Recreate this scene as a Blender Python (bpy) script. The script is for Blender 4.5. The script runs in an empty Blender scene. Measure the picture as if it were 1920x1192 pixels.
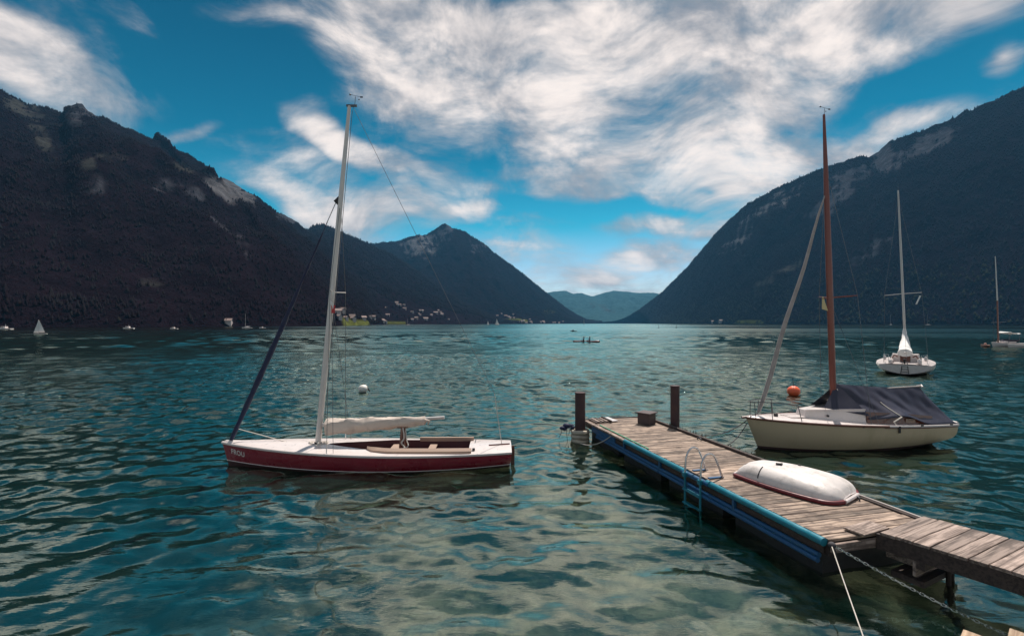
import bpy, math, random
import numpy as np
from mathutils import Vector, Matrix

random.seed(7); rng = np.random.default_rng(7)
SC = bpy.context.scene
COL = SC.collection
R = math.radians

# ------------------------------------------------------------------ camera
CAM_H, FPX, CU, HV = 3.8, 900.0, 960.0, 606.0        # eye height, focal length and horizon in photo pixels
cam = bpy.data.cameras.new('camera'); cam_o = bpy.data.objects.new('camera', cam); COL.objects.link(cam_o)
cam.sensor_width = 36.0; cam.lens = 36.0 * FPX / 1920.0
cam.shift_y = (HV - 596.0) / 1920.0
cam.clip_start = 0.1; cam.clip_end = 60000
cam_o.location = (0, 0, CAM_H); cam_o.rotation_euler = (R(90), 0, 0)
SC.camera = cam_o

# ------------------------------------------------------------------ light
SUN_AZ, SUN_EL = R(26), R(60)                          # azimuth from +Y towards +X
sun = bpy.data.lights.new('sun', 'SUN'); sun_o = bpy.data.objects.new('sun', sun); COL.objects.link(sun_o)
sun.energy = 4.4; sun.angle = R(0.53); sun.color = (1.0, 0.93, 0.85)
sd = Vector((math.sin(SUN_AZ) * math.cos(SUN_EL), math.cos(SUN_AZ) * math.cos(SUN_EL), math.sin(SUN_EL)))
sun_o.rotation_euler = (-sd).to_track_quat('-Z', 'Y').to_euler()

vs = SC.view_settings
vs.view_transform = 'Standard'; vs.look = 'None'; vs.exposure = 0.38; vs.gamma = 1.0; vs.use_curve_mapping = False
SC.render.engine = 'CYCLES'
SC.cycles.use_denoising = True
SC.cycles.max_bounces = 8; SC.cycles.transmission_bounces = 6; SC.cycles.glossy_bounces = 4
SC.cycles.diffuse_bounces = 3; SC.cycles.volume_bounces = 0; SC.cycles.transparent_max_bounces = 8
SC.cycles.sample_clamp_indirect = 6.0
SC.cycles.caustics_reflective = False; SC.cycles.caustics_refractive = True

# ------------------------------------------------------------------ node helper
class NT:
    def __init__(s, tree): s.t = tree; s.t.nodes.clear()
    def n(s, typ, **kw):
        nd = s.t.nodes.new(typ)
        ins = kw.pop('i', {})
        for k, v in kw.items(): setattr(nd, k, v)
        for k, v in ins.items(): s.put(nd, k, v)
        return nd
    def put(s, nd, k, v):
        sock = nd.inputs[k]
        if isinstance(v, bpy.types.NodeSocket): s.t.links.new(v, sock)
        elif isinstance(v, bpy.types.Node): s.t.links.new(v.outputs[0], sock)
        else: sock.default_value = v
    def m(s, op, a, b=None, c=None, clamp=False):
        nd = s.n('ShaderNodeMath', operation=op, use_clamp=clamp)
        for k, v in enumerate((a, b, c)):
            if v is not None: s.put(nd, k, v)
        return nd.outputs[0]
    def noise(s, vec, scale, detail=4, rough=0.5, dist=0.0, out=0, w=None):
        nd = s.n('ShaderNodeTexNoise', i={'Scale': scale, 'Detail': detail, 'Roughness': rough, 'Distortion': dist})
        if vec is not None: s.put(nd, 'Vector', vec)
        return nd.outputs[out]
    def ramp(s, fac, stops, interp='LINEAR'):
        nd = s.n('ShaderNodeValToRGB'); cr = nd.color_ramp; cr.interpolation = interp
        while len(cr.elements) < len(stops): cr.elements.new(0.5)
        for e, (p, c) in zip(cr.elements, stops):
            e.position = p; e.color = (c, c, c, 1) if isinstance(c, (int, float)) else (*c, 1)
        s.put(nd, 0, fac); return nd.outputs[0]
    def mix(s, fac, a, b, blend='MIX'):
        nd = s.n('ShaderNodeMix', data_type='RGBA', blend_type=blend, clamp_factor=True)
        for k, v in ((0, fac), (6, a), (7, b)):
            if isinstance(v, tuple) and len(v) == 3: v = (*v, 1)
            s.put(nd, k, v)
        return nd.outputs[2]
    def mapr(s, v, a, b, c=0.0, d=1.0, smooth=True):
        nd = s.n('ShaderNodeMapRange', interpolation_type='SMOOTHSTEP' if smooth else 'LINEAR')
        s.put(nd, 0, v)
        for k, x in zip((1, 2, 3, 4), (a, b, c, d)): s.put(nd, k, x)
        return nd.outputs[0]

# ------------------------------------------------------------------ world: clear air above, broken cloud
world = bpy.data.worlds.new('World'); SC.world = world; world.use_nodes = True
W = NT(world.node_tree)
sky = W.n('ShaderNodeTexSky', sky_type='NISHITA', sun_disc=False)
sky.sun_elevation = SUN_EL; sky.sun_rotation = SUN_AZ
sky.altitude = 900; sky.air_density = 1.0; sky.dust_density = 0.6; sky.ozone_density = 2.5
tc = W.n('ShaderNodeTexCoord')
sep = W.n('ShaderNodeSeparateXYZ', i={0: tc.outputs['Generated']})
dx, dy, dz = sep.outputs
az = W.m('ARCTAN2', dx, dy); el = W.m('ARCSINE', dz)
ae = W.n('ShaderNodeCombineXYZ', i={0: az, 1: el}).outputs[0]
zz = W.m('ADD', W.m('MAXIMUM', dz, 0.0), 0.16)
plane = W.n('ShaderNodeCombineXYZ', i={0: W.m('DIVIDE', dx, zz), 1: W.m('DIVIDE', dy, zz), 2: 0.0}).outputs[0]
warp = W.noise(ae, 5.0, 2, 0.45, out=1)
wv = W.n('ShaderNodeVectorMath', operation='SUBTRACT', i={0: warp, 1: (0.5, 0.5, 0.5)})
wv2 = W.n('ShaderNodeVectorMath', operation='MULTIPLY', i={0: wv.outputs[0], 1: (0.20, 0.11, 0.0)})
aew = W.n('ShaderNodeVectorMath', operation='ADD', i={0: ae, 1: wv2.outputs[0]}).outputs[0]
def azel(u, v):
    x = (u - CU) / FPX; z = (HV - v) / FPX
    return math.atan(x), math.atan(z / math.hypot(1, x))
CLOUDS = [  # centre and half axes of each cloud bank in the sky, tilt, weight
    (1120, 120, 620, 230, 4, 1.15), (1560, 110, 480, 130, 14, 0.8), (1180, 300, 360, 140, -4, 1.1),
    (760, 60, 380, 190, -18, 0.62), (80, 140, 330, 110, -10, 1.1), (0, 60, 220, 80, -20, 0.8),
    (740, 400, 240, 56, 6, 0.75), (640, 272, 170, 36, -36, 0.9), (790, 326, 190, 34, -10, 0.9), (600, 330, 240, 120, -10, 0.2),
    (560, 395, 240, 50, -16, 0.6), (1275, 428, 210, 26, -2, 0.95), (1210, 485, 220, 36, 8, 0.8),
    (990, 465, 160, 46, -8, 0.5), (1440, 335, 280, 80, 18, 0.8), (1670, 262, 190, 44, 14, 0.85),
    (1900, 95, 90, 46, 0, 0.8), (355, 260, 120, 22, 16, 0.75), (1130, 545, 420, 70, 0, 0.6),
    (450, 5, 130, 40, 16, 0.7), (1330, 250, 380, 90, 6, 0.55), (1800, 50, 300, 70, 16, 0.45), (860, 410, 90, 30, 20, 0.5),
    (930, 285, 80, 50, 35, -0.6), (1110, 398, 250, 30, -8, -0.75), (470, 130, 230, 150, -30, -0.5),
    (330, 320, 240, 110, -30, -0.3), (1660, 185, 320, 50, 16, -0.55), (1330, 352, 50, 16, 0, -0.5), (700, 235, 130, 60, 0, -0.2),
]
tot = None
for (u, v, ru, rv, rot, wt) in CLOUDS:
    a0, e0 = azel(u, v); a1, _ = azel(u + ru / 2, v); a2, _ = azel(u - ru / 2, v); _, e1 = azel(u, v - rv / 2); _, e2 = azel(u, v + rv / 2)
    mp = W.n('ShaderNodeMapping', vector_type='TEXTURE', i={0: aew, 1: (a0, e0, 0), 2: (0, 0, R(rot)), 3: (abs(a1 - a2), abs(e1 - e2), 1)})
    g = W.n('ShaderNodeTexGradient', gradient_type='SPHERICAL', i={0: mp.outputs[0]})
    tot = W.m('MULTIPLY', g.outputs[1], wt * 1.25) if tot is None else W.m('MULTIPLY_ADD', g.outputs[1], wt * 1.25, tot)
tot = W.m('SMOOTH_MIN', tot, 0.85, 0.4)
sw = W.noise(ae, 3.2, 1, 0.4, out=1)                    # slow swirl of the wind aloft
swv = W.n('ShaderNodeVectorMath', operation='MULTIPLY', i={0: W.n('ShaderNodeVectorMath', operation='SUBTRACT', i={0: sw, 1: (0.5, 0.5, 0.5)}).outputs[0], 1: (0.30, 0.20, 0.0)}).outputs[0]
aes = W.n('ShaderNodeVectorMath', operation='ADD', i={0: ae, 1: swv}).outputs[0]
pm = W.n('ShaderNodeMapping', i={0: plane, 2: (0, 0, R(-34)), 3: (0.9, 1.7, 1)})
f1 = W.noise(pm.outputs[0], 1.3, 9, 0.58, 0.0)
pm2 = W.n('ShaderNodeMapping', i={0: aes, 2: (0, 0, R(-14)), 3: (1.0, 1.7, 1)})
f2 = W.noise(pm2.outputs[0], 6.0, 10, 0.62, 0.0)
pm3 = W.n('ShaderNodeMapping', i={0: aes, 2: (0, 0, R(-28)), 3: (1.0, 3.6, 1)})
f5 = W.noise(pm3.outputs[0], 7.0, 7, 0.6, 0.0)
dens = W.m('ADD', tot, W.m('MULTIPLY', W.m('SUBTRACT', f1, 0.5), 1.6))
dens = W.m('ADD', dens, W.m('MULTIPLY', W.m('SUBTRACT', f5, 0.5), 0.55))
dens = W.m('ADD', dens, W.m('MULTIPLY', W.m('SUBTRACT', f2, 0.5), 2.2))
# cloud added over the unseen sky, at much the same cover, to neutralise fill light
rest = W.m('MAXIMUM', W.mapr(W.m('ABSOLUTE', az), 0.80, 1.15), W.mapr(el, 0.62, 0.85))
dens = W.m('ADD', dens, W.m('MULTIPLY', rest, 0.52))
alpha = W.mapr(dens, -0.02, 1.15)
f3 = W.noise(pm2.outputs[0], 4.2, 8, 0.56, 0.0)
shade = W.mapr(W.m('ADD', W.m('MULTIPLY', W.m('MINIMUM', dens, 1.2), 0.20), f3), 0.47, 0.84)
ccol = W.mix(shade, (2.5, 2.6, 2.9), (8.6, 7.6, 7.0))
veil = W.m('MULTIPLY', W.mapr(tot, 0.0, 0.5), W.mapr(W.noise(pm2.outputs[0], 11.0, 8, 0.65, 0.4), 0.38, 0.78, 0.0, 0.5))
hz = W.mapr(el, 0.0, 0.30, smooth=False)
tint = W.ramp(W.mapr(el, 0.0, 0.55, smooth=False), [(0.0, (1.6, 1.35, 1.25)), (0.19, (0.95, 1.08, 1.05)), (0.36, (0.09, 0.78, 0.75)), (0.6, (0.006, 0.46, 0.48)), (1.0, (0.004, 0.29, 0.33))])
skyc = W.mix(1.0, sky.outputs[0], tint, 'MULTIPLY')
fin = W.mix(veil, skyc, (4.2, 4.3, 4.4))
fin = W.mix(W.m('MULTIPLY', alpha, 0.97), fin, ccol)
fin = W.mix(W.mapr(dz, -0.02, -0.12), fin, (0.6, 0.9, 0.95))
bg = W.n('ShaderNodeBackground', i={0: fin, 1: 0.1})
W.n('ShaderNodeOutputWorld', i={0: bg.outputs[0]})
world.cycles.sampling_method = 'MANUAL'; world.cycles.sample_map_resolution = 512

# ------------------------------------------------------------------ numpy noise
_perm = rng.permutation(512); _perm = np.concatenate([_perm, _perm, _perm])
_ang = rng.random(512) * 2 * np.pi; _gx, _gy = np.cos(_ang), np.sin(_ang)
def perlin(x, y):
    xi = np.floor(x).astype(int); yi = np.floor(y).astype(int); xf = x - xi; yf = y - yi
    xi &= 511; yi &= 511
    u = xf * xf * xf * (xf * (xf * 6 - 15) + 10); v = yf * yf * yf * (yf * (yf * 6 - 15) + 10)
    def g(ax, ay, px, py):
        h = _perm[_perm[ax & 511] + (ay & 511)]; return _gx[h] * px + _gy[h] * py
    n00 = g(xi, yi, xf, yf); n10 = g(xi + 1, yi, xf - 1, yf); n01 = g(xi, yi + 1, xf, yf - 1); n11 = g(xi + 1, yi + 1, xf - 1, yf - 1)
    return (n00 + u * (n10 - n00)) * (1 - v) + (n01 + u * (n11 - n01)) * v
def fbm(x, y, o=5, g=0.5, ridged=False):
    s = 0; a = 1.0; t = 0
    for k in range(o):
        n = perlin(x * 2 ** k + 17.3 * k, y * 2 ** k - 9.1 * k)
        s = s + a * ((1 - 2 * np.abs(n)) if ridged else n * 1.5); t += a; a *= g
    return s / t
def sstep(a, b, x):
    t = np.clip((x - a) / (b - a), 0, 1); return t * t * (3 - 2 * t)

# ------------------------------------------------------------------ scene helpers
def G(u, v, z=0.0):
    """ground plan of a photo point known to lie at height z"""
    Y = FPX * (CAM_H - z) / (v - HV); return Vector(((u - CU) / FPX * Y, Y, z))
def P(u, v, Y): return Vector(((u - CU) / FPX * Y, Y, CAM_H - (v - HV) / FPX * Y))

def tag(o, label=None, cat=None, group=None, kind=None):
    if label: o['label'] = label
    if cat: o['category'] = cat
    if group: o['group'] = group
    if kind: o['kind'] = kind
    return o
def empty(name, loc=(0, 0, 0), rz=0.0, label=None, cat=None, group=None):
    o = bpy.data.objects.new(name, None); COL.objects.link(o); o.empty_display_size = 0.3
    o.location = loc; o.rotation_euler = (0, 0, rz)
    return tag(o, label, cat, group)
def link(name, me, parent=None):
    o = bpy.data.objects.new(name, me); COL.objects.link(o)
    if parent: o.parent = parent
    return o
def copy_tree(o, parent=None):
    c = o.copy(); COL.objects.link(c); c.parent = parent
    for ch in [x for x in COL.objects if x.parent == o]: copy_tree(ch, c)
    return c

class MB:
    def __init__(s): s.v = []; s.f = []; s.mi = []
    def add(s, verts, faces, mi=0):
        b = len(s.v); s.v += [tuple(p) for p in verts]; s.f += [tuple(b + k for k in f) for f in faces]; s.mi += [mi] * len(faces); return s
    def box(s, c, d, rz=0.0, mi=0, bev=0.0, M=None):
        hx, hy, hz = d[0] / 2, d[1] / 2, d[2] / 2
        if bev <= 0:
            vs_ = [(x, y, z) for x in (-hx, hx) for y in (-hy, hy) for z in (-hz, hz)]
            fs = [(0, 1, 3, 2), (4, 6, 7, 5), (0, 4, 5, 1), (2, 3, 7, 6), (0, 2, 6, 4), (1, 5, 7, 3)]
        else:
            b = min(bev, hx * .9, hy * .9, hz * .9); vs_ = []
            ring = lambda ix, iy, z: [(-ix, -iy, z), (ix, -iy, z), (ix, iy, z), (-ix, iy, z)]
            vs_ = ring(hx - b, hy - b, -hz) + ring(hx, hy, -hz + b) + ring(hx, hy, hz - b) + ring(hx - b, hy - b, hz)
            fs = [(3, 2, 1, 0), (12, 13, 14, 15)]
            for l in range(3):
                for k in range(4): fs.append((l * 4 + k, l * 4 + (k + 1) % 4, l * 4 + 4 + (k + 1) % 4, l * 4 + 4 + k))
        T = M if M is not None else Matrix.Translation(Vector(c)) @ Matrix.Rotation(rz, 4, 'Z')
        return s.add([T @ Vector(p) for p in vs_], fs, mi)
    def tube(s, pts, rad, n=8, mi=0, caps=True, flat=1.0):
        pts = [Vector(p) for p in pts]; m = len(pts)
        rad = [rad] * m if isinstance(rad, (int, float)) else list(rad)
        vs_, fs = [], []; up = None
        for k, p in enumerate(pts):
            t = (pts[min(k + 1, m - 1)] - pts[max(k - 1, 0)]).normalized()
            if up is None: up = Vector((0, 0, 1)) if abs(t.z) < .9 else Vector((0, 1, 0))
            a = up.cross(t).normalized(); b = t.cross(a).normalized(); up = b
            for j in range(n):
                th = 2 * math.pi * j / n
                vs_.append(p + (a * math.cos(th) * flat + b * math.sin(th)) * rad[k])
        for k in range(m - 1):
            for j in range(n): fs.append((k * n + j, k * n + (j + 1) % n, (k + 1) * n + (j + 1) % n, (k + 1) * n + j))
        if caps: fs += [tuple(range(n - 1, -1, -1)), tuple((m - 1) * n + j for j in range(n))]
        return s.add(vs_, fs, mi)
    def grid(s, rows, mi=0, flip=False):
        n = len(rows[0]); vs_ = [p for r in rows for p in r]; fs = []
        for k in range(len(rows) - 1):
            for j in range(n - 1):
                q = (k * n + j, k * n + j + 1, (k + 1) * n + j + 1, (k + 1) * n + j); fs.append(q[::-1] if flip else q)
        return s.add(vs_, fs, mi)
    def poly(s, pts, mi=0): return s.add(pts, [tuple(range(len(pts)))], mi)
    def sphere(s, c, r, nu=14, nv=9, sc=(1, 1, 1), mi=0):
        rows = []
        for k in range(nv + 1):
            ph = math.pi * k / nv
            rows.append([(c[0] + r * sc[0] * math.sin(ph) * math.cos(2 * math.pi * j / nu), c[1] + r * sc[1] * math.sin(ph) * math.sin(2 * math.pi * j / nu), c[2] + r * sc[2] * math.cos(ph)) for j in range(nu + 1)])
        return s.grid(rows, mi, flip=True)
    def mesh(s, name, mats, smooth=True):
        me = bpy.data.meshes.new(name); me.from_pydata(s.v, [], s.f)
        for m in (mats if isinstance(mats, (list, tuple)) else [mats]): me.materials.append(m)
        me.polygons.foreach_set('material_index', s.mi)
        if smooth:
            me.polygons.foreach_set('use_smooth', [True] * len(me.polygons))
        me.update()
        if smooth: me.set_sharp_from_angle(angle=R(38))
        return me
    def build(s, name, mats, parent=None, smooth=True): return link(name, s.mesh(name, mats, smooth), parent)

def np_mesh(name, V, Q, mat, smooth=True, attrs=None):
    me = bpy.data.meshes.new(name); n = len(Q); k = Q.shape[1]
    me.vertices.add(len(V)); me.vertices.foreach_set('co', V.astype(np.float32).ravel())
    me.loops.add(n * k); me.loops.foreach_set('vertex_index', Q.astype(np.int32).ravel())
    me.polygons.add(n); me.polygons.foreach_set('loop_start', np.arange(0, n * k, k, dtype=np.int32))
    me.polygons.foreach_set('loop_total', np.full(n, k, dtype=np.int32))
    if smooth: me.polygons.foreach_set('use_smooth', np.ones(n, dtype=bool))
    for m in (mat if isinstance(mat, (list, tuple)) else [mat]): me.materials.append(m)
    for an, (typ, data) in (attrs or {}).items():
        at = me.attributes.new(an, typ, 'POINT')
        at.data.foreach_set('color' if typ == 'FLOAT_COLOR' else 'value', data.astype(np.float32).ravel())
    me.update(calc_edges=True); me.validate(); return me
def grid_faces(nr, nc):
    a = np.arange(nr * nc).reshape(nr, nc)
    return np.stack([a[:-1, :-1], a[:-1, 1:], a[1:, 1:], a[1:, :-1]], -1).reshape(-1, 4)

# ------------------------------------------------------------------ materials
MATS = {}
def mat(name, col, rough=0.6, metal=0.0, var=0.15, vscale=6.0, bump=0.0, bscale=40.0, stretch=(1, 1, 1), dirt=None, dscale=3.0, damt=0.5, coat=0.0, rnd=0.0, spec=0.5):
    if name in MATS: return MATS[name]
    m = bpy.data.materials.new(name); m.use_nodes = True; N = NT(m.node_tree)
    tcn = N.n('ShaderNodeTexCoord'); mp = N.n('ShaderNodeMapping', i={0: tcn.outputs['Object'], 3: stretch})
    oi = N.n('ShaderNodeObjectInfo')
    off = N.n('ShaderNodeVectorMath', operation='ADD', i={0: mp.outputs[0], 1: N.n('ShaderNodeVectorMath', operation='SCALE', i={0: (31.0, 17.0, 9.0), 3: oi.outputs['Random']}).outputs[0]}).outputs[0]
    f = N.noise(off, vscale, 5, 0.6)
    c = N.mix(f, tuple(x * (1 - var) for x in col), tuple(min(1, x * (1 + var)) for x in col))
    if rnd > 0:
        k = N.mapr(oi.outputs['Random'], 0, 1, 1 - rnd, 1 + rnd, smooth=False)
        c = N.mix(1.0, c, N.n('ShaderNodeCombineColor', i={0: k, 1: k, 2: k}).outputs[0], 'MULTIPLY')
    if dirt is not None:
        d = N.mapr(N.noise(off, dscale, 6, 0.65), 0.48, 0.72)
        c = N.mix(N.m('MULTIPLY', d, damt), c, dirt)
    b = N.n('ShaderNodeBsdfPrincipled', i={'Base Color': c, 'Metallic': metal, 'Coat Weight': coat, 'Specular IOR Level': spec})
    N.put(b, 'Roughness', N.mapr(f, 0.3, 0.7, max(0.03, rough - 0.1), min(1, rough + 0.1)))
    if bump > 0:
        bn = N.n('ShaderNodeBump', i={'Strength': bump, 'Distance': 0.02, 'Height': N.noise(off, bscale, 5, 0.6)})
        N.put(b, 'Normal', bn.outputs[0])
    N.n('ShaderNodeOutputMaterial', i={0: b.outputs[0]})
    MATS[name] = m; return m
def wood(name, col, dark, gscale=(1.2, 22, 22), rnd=0.36, rough=0.8):
    if name in MATS: return MATS[name]
    m = bpy.data.materials.new(name); m.use_nodes = True; N = NT(m.node_tree)
    tcn = N.n('ShaderNodeTexCoord'); mp = N.n('ShaderNodeMapping', i={0: tcn.outputs['Object'], 3: gscale}); oi = N.n('ShaderNodeObjectInfo')
    sh = N.n('ShaderNodeVectorMath', operation='SCALE', i={0: (31.0, 17.0, 9.0), 3: oi.outputs['Random']}).outputs[0]
    off = N.n('ShaderNodeVectorMath', operation='ADD', i={0: mp.outputs[0], 1: sh}).outputs[0]
    off2 = N.n('ShaderNodeVectorMath', operation='ADD', i={0: tcn.outputs['Object'], 1: sh}).outputs[0]
    g = N.noise(off, 1.0, 6, 0.65, 0.4); st = N.noise(off2, 3.5, 5, 0.6)
    c = N.mix(N.mapr(g, 0.36, 0.62), dark, col)
    c = N.mix(N.m('MULTIPLY', N.mapr(st, 0.46, 0.68), 0.75), c, tuple(x * 0.8 for x in dark))
    kk = N.mapr(oi.outputs['Random'], 0, 1, 1 - rnd, 1 + rnd, smooth=False)
    c = N.mix(1.0, c, N.n('ShaderNodeCombineColor', i={0: kk, 1: kk, 2: kk}).outputs[0], 'MULTIPLY')
    bn = N.n('ShaderNodeBump', i={'Strength': 0.5, 'Distance': 0.01, 'Height': g})
    b = N.n('ShaderNodeBsdfPrincipled', i={'Base Color': c, 'Roughness': rough, 'Normal': bn.outputs[0]})
    N.n('ShaderNodeOutputMaterial', i={0: b.outputs[0]}); MATS[name] = m; return m

M_white = mat('white_gelcoat', (0.70, 0.62, 0.59), 0.35, var=0.05, dirt=(0.45, 0.42, 0.38), dscale=1.6, damt=0.35, coat=0.3)
M_maroon = mat('maroon_topsides', (0.23, 0.014, 0.030), 0.28, var=0.12, vscale=2, coat=0.4)
M_antifoul = mat('antifouling', (0.05, 0.018, 0.02), 0.7, var=0.3)
M_cream = mat('cream_topsides', (0.52, 0.40, 0.26), 0.38, var=0.05, vscale=1.5, dirt=(0.34, 0.27, 0.15), dscale=1.8, damt=0.4, stretch=(1, 1, .35))
M_brownbottom = mat('brown_antifouling', (0.07, 0.03, 0.03), 0.7, var=0.3)
M_varnish = mat('varnished_mahogany', (0.13, 0.035, 0.02), 0.35, var=0.35, stretch=(1, 12, 12), vscale=2, coat=0.4)
M_teak = mat('bare_teak', (0.36, 0.25, 0.19), 0.7, var=0.25, stretch=(1, 10, 10), vscale=2)
M_cockpit = mat('cockpit_lining', (0.09, 0.03, 0.035), 0.7, var=0.3)
M_alu = mat('anodised_spar', (0.62, 0.57, 0.54), 0.4, 0.15, var=0.1)
M_grey_spar = mat('weathered_grey_spar', (0.34, 0.29, 0.27), 0.6, 0.0, var=0.5, vscale=3)
M_mast_red = mat('varnished_spar', (0.19, 0.042, 0.026), 0.4, var=0.3, vscale=3, coat=0.3)
M_steel = mat('stainless_steel', (0.55, 0.55, 0.56), 0.28, 0.9, var=0.05)
M_wire = mat('rigging_wire', (0.12, 0.12, 0.13), 0.45, 0.6, var=0.1)
M_rope = mat('pale_rope', (0.55, 0.50, 0.44), 0.85, var=0.25, vscale=60)
M_darkrope = mat('dark_rope', (0.06, 0.055, 0.06), 0.85, var=0.3, vscale=60)
M_canvas = mat('cream_canvas', (0.62, 0.52, 0.45), 0.85, var=0.12, vscale=4, bump=0.3, bscale=14, dirt=(0.33, 0.26, 0.22), damt=0.5)
M_jib = mat('navy_sail_bag', (0.013, 0.019, 0.058), 0.75, var=0.25, bump=0.4, bscale=9)
M_tarp = mat('navy_tarpaulin', (0.030, 0.030, 0.052), 0.42, var=0.25, vscale=3, bump=0.15, bscale=30)
M_black = mat('black_rubber', (0.02, 0.018, 0.02), 0.6)
M_blue = mat('blue_pipe', (0.015, 0.085, 0.20), 0.4, var=0.2, vscale=4, dirt=(0.03, 0.08, 0.12), damt=0.6)
M_teal = mat('teal_pipe', (0.015, 0.19, 0.26), 0.38, var=0.2, vscale=4, dirt=(0.04, 0.12, 0.14), damt=0.5)
M_green = mat('green_strip', (0.05, 0.28, 0.16), 0.6)
M_rust = mat('rusted_pile', (0.055, 0.028, 0.030), 0.8, var=0.45, vscale=5, bump=0.4, bscale=20, dirt=(0.10, 0.05, 0.035), dscale=4, damt=0.5)
M_fender = mat('pale_foam', (0.50, 0.44, 0.35), 0.8, var=0.2, vscale=12, dirt=(0.2, 0.16, 0.12), damt=0.6)
M_boxwood = mat('dark_stained_box', (0.075, 0.05, 0.05), 0.7, var=0.3, stretch=(2, 2, 14), vscale=2)
M_deckwood = wood('weathered_deck', (0.40, 0.295, 0.225), (0.085, 0.056, 0.043))
M_gangwood = wood('gangway_boards', (0.42, 0.32, 0.27), (0.12, 0.085, 0.07))
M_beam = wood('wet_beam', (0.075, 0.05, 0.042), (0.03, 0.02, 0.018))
M_tan = wood('fresh_board', (0.46, 0.34, 0.23), (0.26, 0.17, 0.11))
M_orange = mat('orange_buoy', (0.90, 0.14, 0.05), 0.4, var=0.08)
M_buoyw = mat('white_buoy', (0.72, 0.68, 0.62), 0.5, var=0.08)
M_sail = mat('white_sailcloth', (0.75, 0.73, 0.70), 0.8, var=0.06)
M_red = mat('red_paint', (0.45, 0.03, 0.03), 0.5)
M_yellow = mat('yellow_pennant', (0.62, 0.50, 0.26), 0.8)
M_glass = mat('dark_window', (0.02, 0.025, 0.03), 0.12)
M_wall = mat('house_wall', (0.46, 0.40, 0.38), 0.9, var=0.1)
M_roof = mat('house_roof', (0.20, 0.14, 0.125), 0.85, var=0.25, rnd=0.5)
M_skin = mat('skin', (0.42, 0.24, 0.17), 0.6)
M_darkcloth = mat('dark_cloth', (0.04, 0.03, 0.05), 0.9)

# ------------------------------------------------------------------ lake
def bed_depth(x, y):
    d = 0.55 + 0.11 * np.maximum(y - 4, 0) + 0.010 * np.maximum(y - 8, 0) ** 2
    d = d + 0.34 * np.maximum(-1.2 - x, 0) ** 1.15 + 0.05 * np.maximum(-x, 0) + 0.45 * np.maximum(x - 4.2, 0)
    d = d + 0.35 * fbm(x * .45 + 3, y * .45, 3) * np.clip(d, 0, 2)
    return np.clip(d, 0.3, 6.0)

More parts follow.
